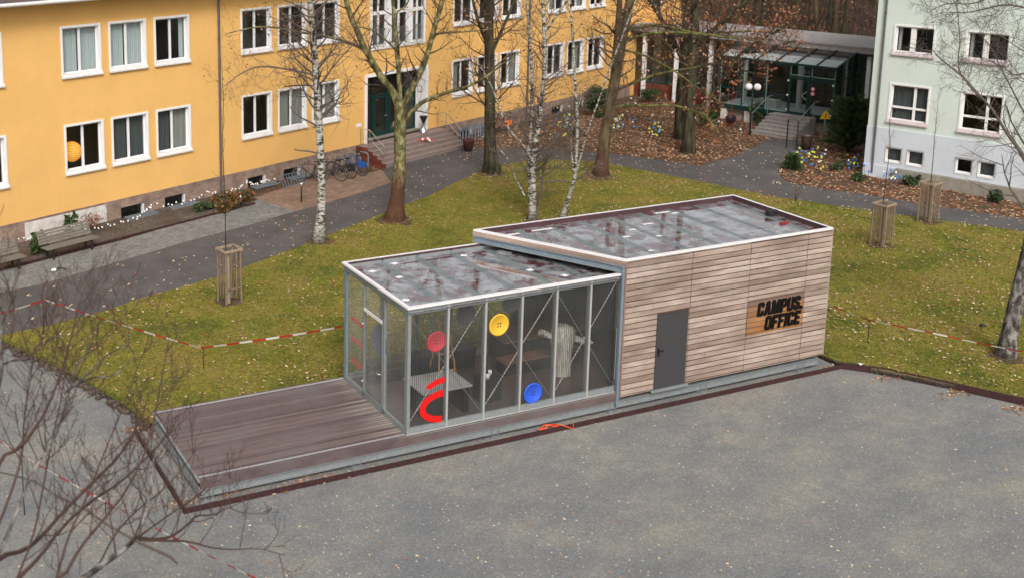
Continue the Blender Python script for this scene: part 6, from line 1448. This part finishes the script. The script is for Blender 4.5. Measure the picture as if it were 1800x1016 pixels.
def inbed(x, y):
    p = Vector((x, y, 0)); a, b_ = p.dot(U1), p.dot(V1)
    if b_ < -22 or (a > 37.2 and b_ > -3.6): return False
    if a > 48.2: return False
    return inside(x, y, hi) and not inside(x, y, lawn) and not inside(x, y, path) and not inside(x, y, stl) and not inside(x, y, brp)
lt = [M['leaf_c'], M['leaf_c'], M['leaf_d'], M['leaf_a']]
dl = lambda x, y: .05+(max(0, cl(x, y, .3)-.38)*2.0)*(1 if cl(x, y, 1.3, 7) > .42 else .35) + (.3 if x > 15 else 0) + (.35 if 3.9 < y < 5.2 and x < 14 else 0)
scatter('fallen_leaves', 7500, inl, .20, [M['leaf_c']]*3+[M['leaf_d']]*3+[M['leaf_a']]*2, (.028, .062), 'pale dry leaves strewn over the lawn', 1, dl)
scatter('path_leaves', 900, inp, .16, lt, (.03, .075), 'scattered dry leaves on the asphalt path', 2)
bl = [M['leaf_a'], M['leaf_d'], M['leaf_a'], M['leaf_c'], M['leaf_b'], M['leaf_d']]
scatter('bed_leaves', 15000, inbed, .13, bl, (.04, .10), 'thick layer of brown and orange leaves in the beds', 3, lambda x, y: .25+cl(x, y, .4, 5), box=(12, 46, 2, 42))
edge = [(G(u, v, .02), n) for u, v, n in ((330, 880, 1), (400, 868, 1), (520, 850, .6), (560, 838, 1), (640, 826, .4), (1475, 640, 1), (1560, 662, 1), (1680, 690, 1), (1790, 716, 1), (245, 752, 1), (262, 768, .8))]
r_ = random.Random(8); q = MB()
for p, w_ in edge:
    for k in range(int(46*w_)):
        pp = p+Vector((r_.gauss(0, .35), r_.gauss(0, .13), 0)); s = r_.uniform(.03, .07); a = r_.uniform(0, 6.28); c, d = math.cos(a)*s, math.sin(a)*s
        q.add([(pp.x-c, pp.y-d, .02), (pp.x+d*.6, pp.y-c*.6, .04), (pp.x+c, pp.y+d, .03), (pp.x-d*.7, pp.y+c*.7, .05)], [(0, 1, 2), (0, 2, 3)], r_.choice(bl))
for k in range(330):
    p = G(r_.uniform(0, 1800), r_.uniform(640, 1016), .012); s = r_.uniform(.015, .05); a = r_.uniform(0, 6.28); c, d = math.cos(a)*s, math.sin(a)*s
    if not inside(p.x, p.y, [(x_, y_) for x_, y_ in [(-60, -60)]+plaza_edge]) or (-6 < p.x < 14.4 and p.y > -.5): continue
    q.add([(p.x-c, p.y-d, .01), (p.x+d*.6, p.y-c*.6, .03), (p.x+c, p.y+d, .015), (p.x-d*.7, p.y+c*.7, .03)], [(0, 1, 2), (0, 2, 3)], r_.choice(lt))
tag(q.build('edge_leaves'), 'dry leaves gathered along the rusty edging and over the gravel', 'leaves', None, 'stuff')
q = MB(); st_ = [mat('pebble_pale', (.42, .40, .36), .9), mat('pebble_dark', (.12, .12, .12), .9), mat('pebble_tan', (.30, .25, .19), .9)]
for k in range(3000):
    u, v = r_.uniform(-20, 1820), 640+380*r_.random()**.8; p = G(u, v, .01)
    if (-5.8 < p.x < 14.2 and -.34 < p.y): continue
    if not inside(p.x, p.y, [(-60, -60)]+plaza_edge): continue
    if cl(p.x, p.y, .5, 3) < .42 and r_.random() < .7: continue
    s = r_.uniform(.008, .024); a = r_.uniform(0, 3); q.add([(p.x+s*math.cos(a+t*PI/2)*(1.3 if t % 2 else .9), p.y+s*math.sin(a+t*PI/2)*(1.3 if t % 2 else .9), .005) for t in range(4)]+[(p.x, p.y, .005+s*.8)], [(0, 1, 4), (1, 2, 4), (2, 3, 4), (3, 0, 4)], r_.choice(st_))
tag(q.build('pebbles'), 'loose small stones lying over the gravel yard', 'stones', None, 'stuff')
# roof leaves
q = MB()
for k in range(40):
    on2 = r_.random() < .6
    x, y = (r_.uniform(6.6, 13.5), r_.uniform(0, 3.6)) if on2 else (r_.uniform(.2, 4), r_.uniform(.2, 3.5)); z = (Z2-.145) if on2 else (Z1-.135)
    if r_.random() < .5: y = (D+.02) if on2 else D-.08
    s = r_.uniform(.02, .045); q.add([(x-s, y, z), (x, y-s*.7, z+.01), (x+s, y, z+.015), (x, y+s*.7, z+.01)], [(0, 1, 2, 3)], r_.choice([M['leaf_c'], M['leaf_a']]))
tag(q.build('roof_leaves'), 'a few dry leaves lying on the wet felt roofs', 'leaves', None, 'stuff')
# grass blades over the lawn
gm = [mat('grass_blade_a', (.10, .13, .015), .9, var=.3, vs=.5), mat('grass_blade_b', (.185, .168, .025), .9, var=.3, vs=.5), mat('grass_blade_c', (.21, .16, .05), .9, var=.3, vs=.5)]
q = MB(); r_ = random.Random(15); k = 0
while k < 45000:
    x, y = r_.uniform(-12, 34), r_.uniform(-8, 26); u, v = to_uv(Vector((x, y, .17)))
    if not (-20 < u < 1820 and 260 < v < 1016) or not inl(x, y): continue
    if -5.9 < x < 14 and -.5 < y < 4.0: continue
    h = r_.uniform(.03, .085); a = r_.uniform(0, 6.28); s = r_.uniform(.012, .03); c, d = math.cos(a)*s, math.sin(a)*s; lx, ly = r_.uniform(-.04, .04), r_.uniform(-.04, .04)
    t_ = cl(x, y, .35, 2); mt = gm[0] if t_ < .44+r_.uniform(-.1, .1) else (gm[1] if r_.random() < .7 else gm[2])
    q.add([(x-c, y-d, .16), (x+c, y+d, .16), (x+lx, y+ly, .165+h)], [(0, 1, 2)], mt); k += 1
for i in range(len(bank)-1):
    for k in range(130):
        p = bank[i].lerp(bank[i+1], r_.random())+Vector((r_.uniform(-.02, .12), r_.uniform(0, .2), 0)); h = r_.uniform(.05, .14); a = r_.uniform(0, 6.28); s = .02; c, d = math.cos(a)*s, math.sin(a)*s
        q.add([(p.x-c, p.y-d, .12), (p.x+c, p.y+d, .12), (p.x+r_.uniform(-.08, .04), p.y-r_.uniform(0, .1), .14+h)], [(0, 1, 2)], gm[0])
tag(q.build('grass'), 'short mossy autumn grass of the lawn', 'grass', None, 'stuff')
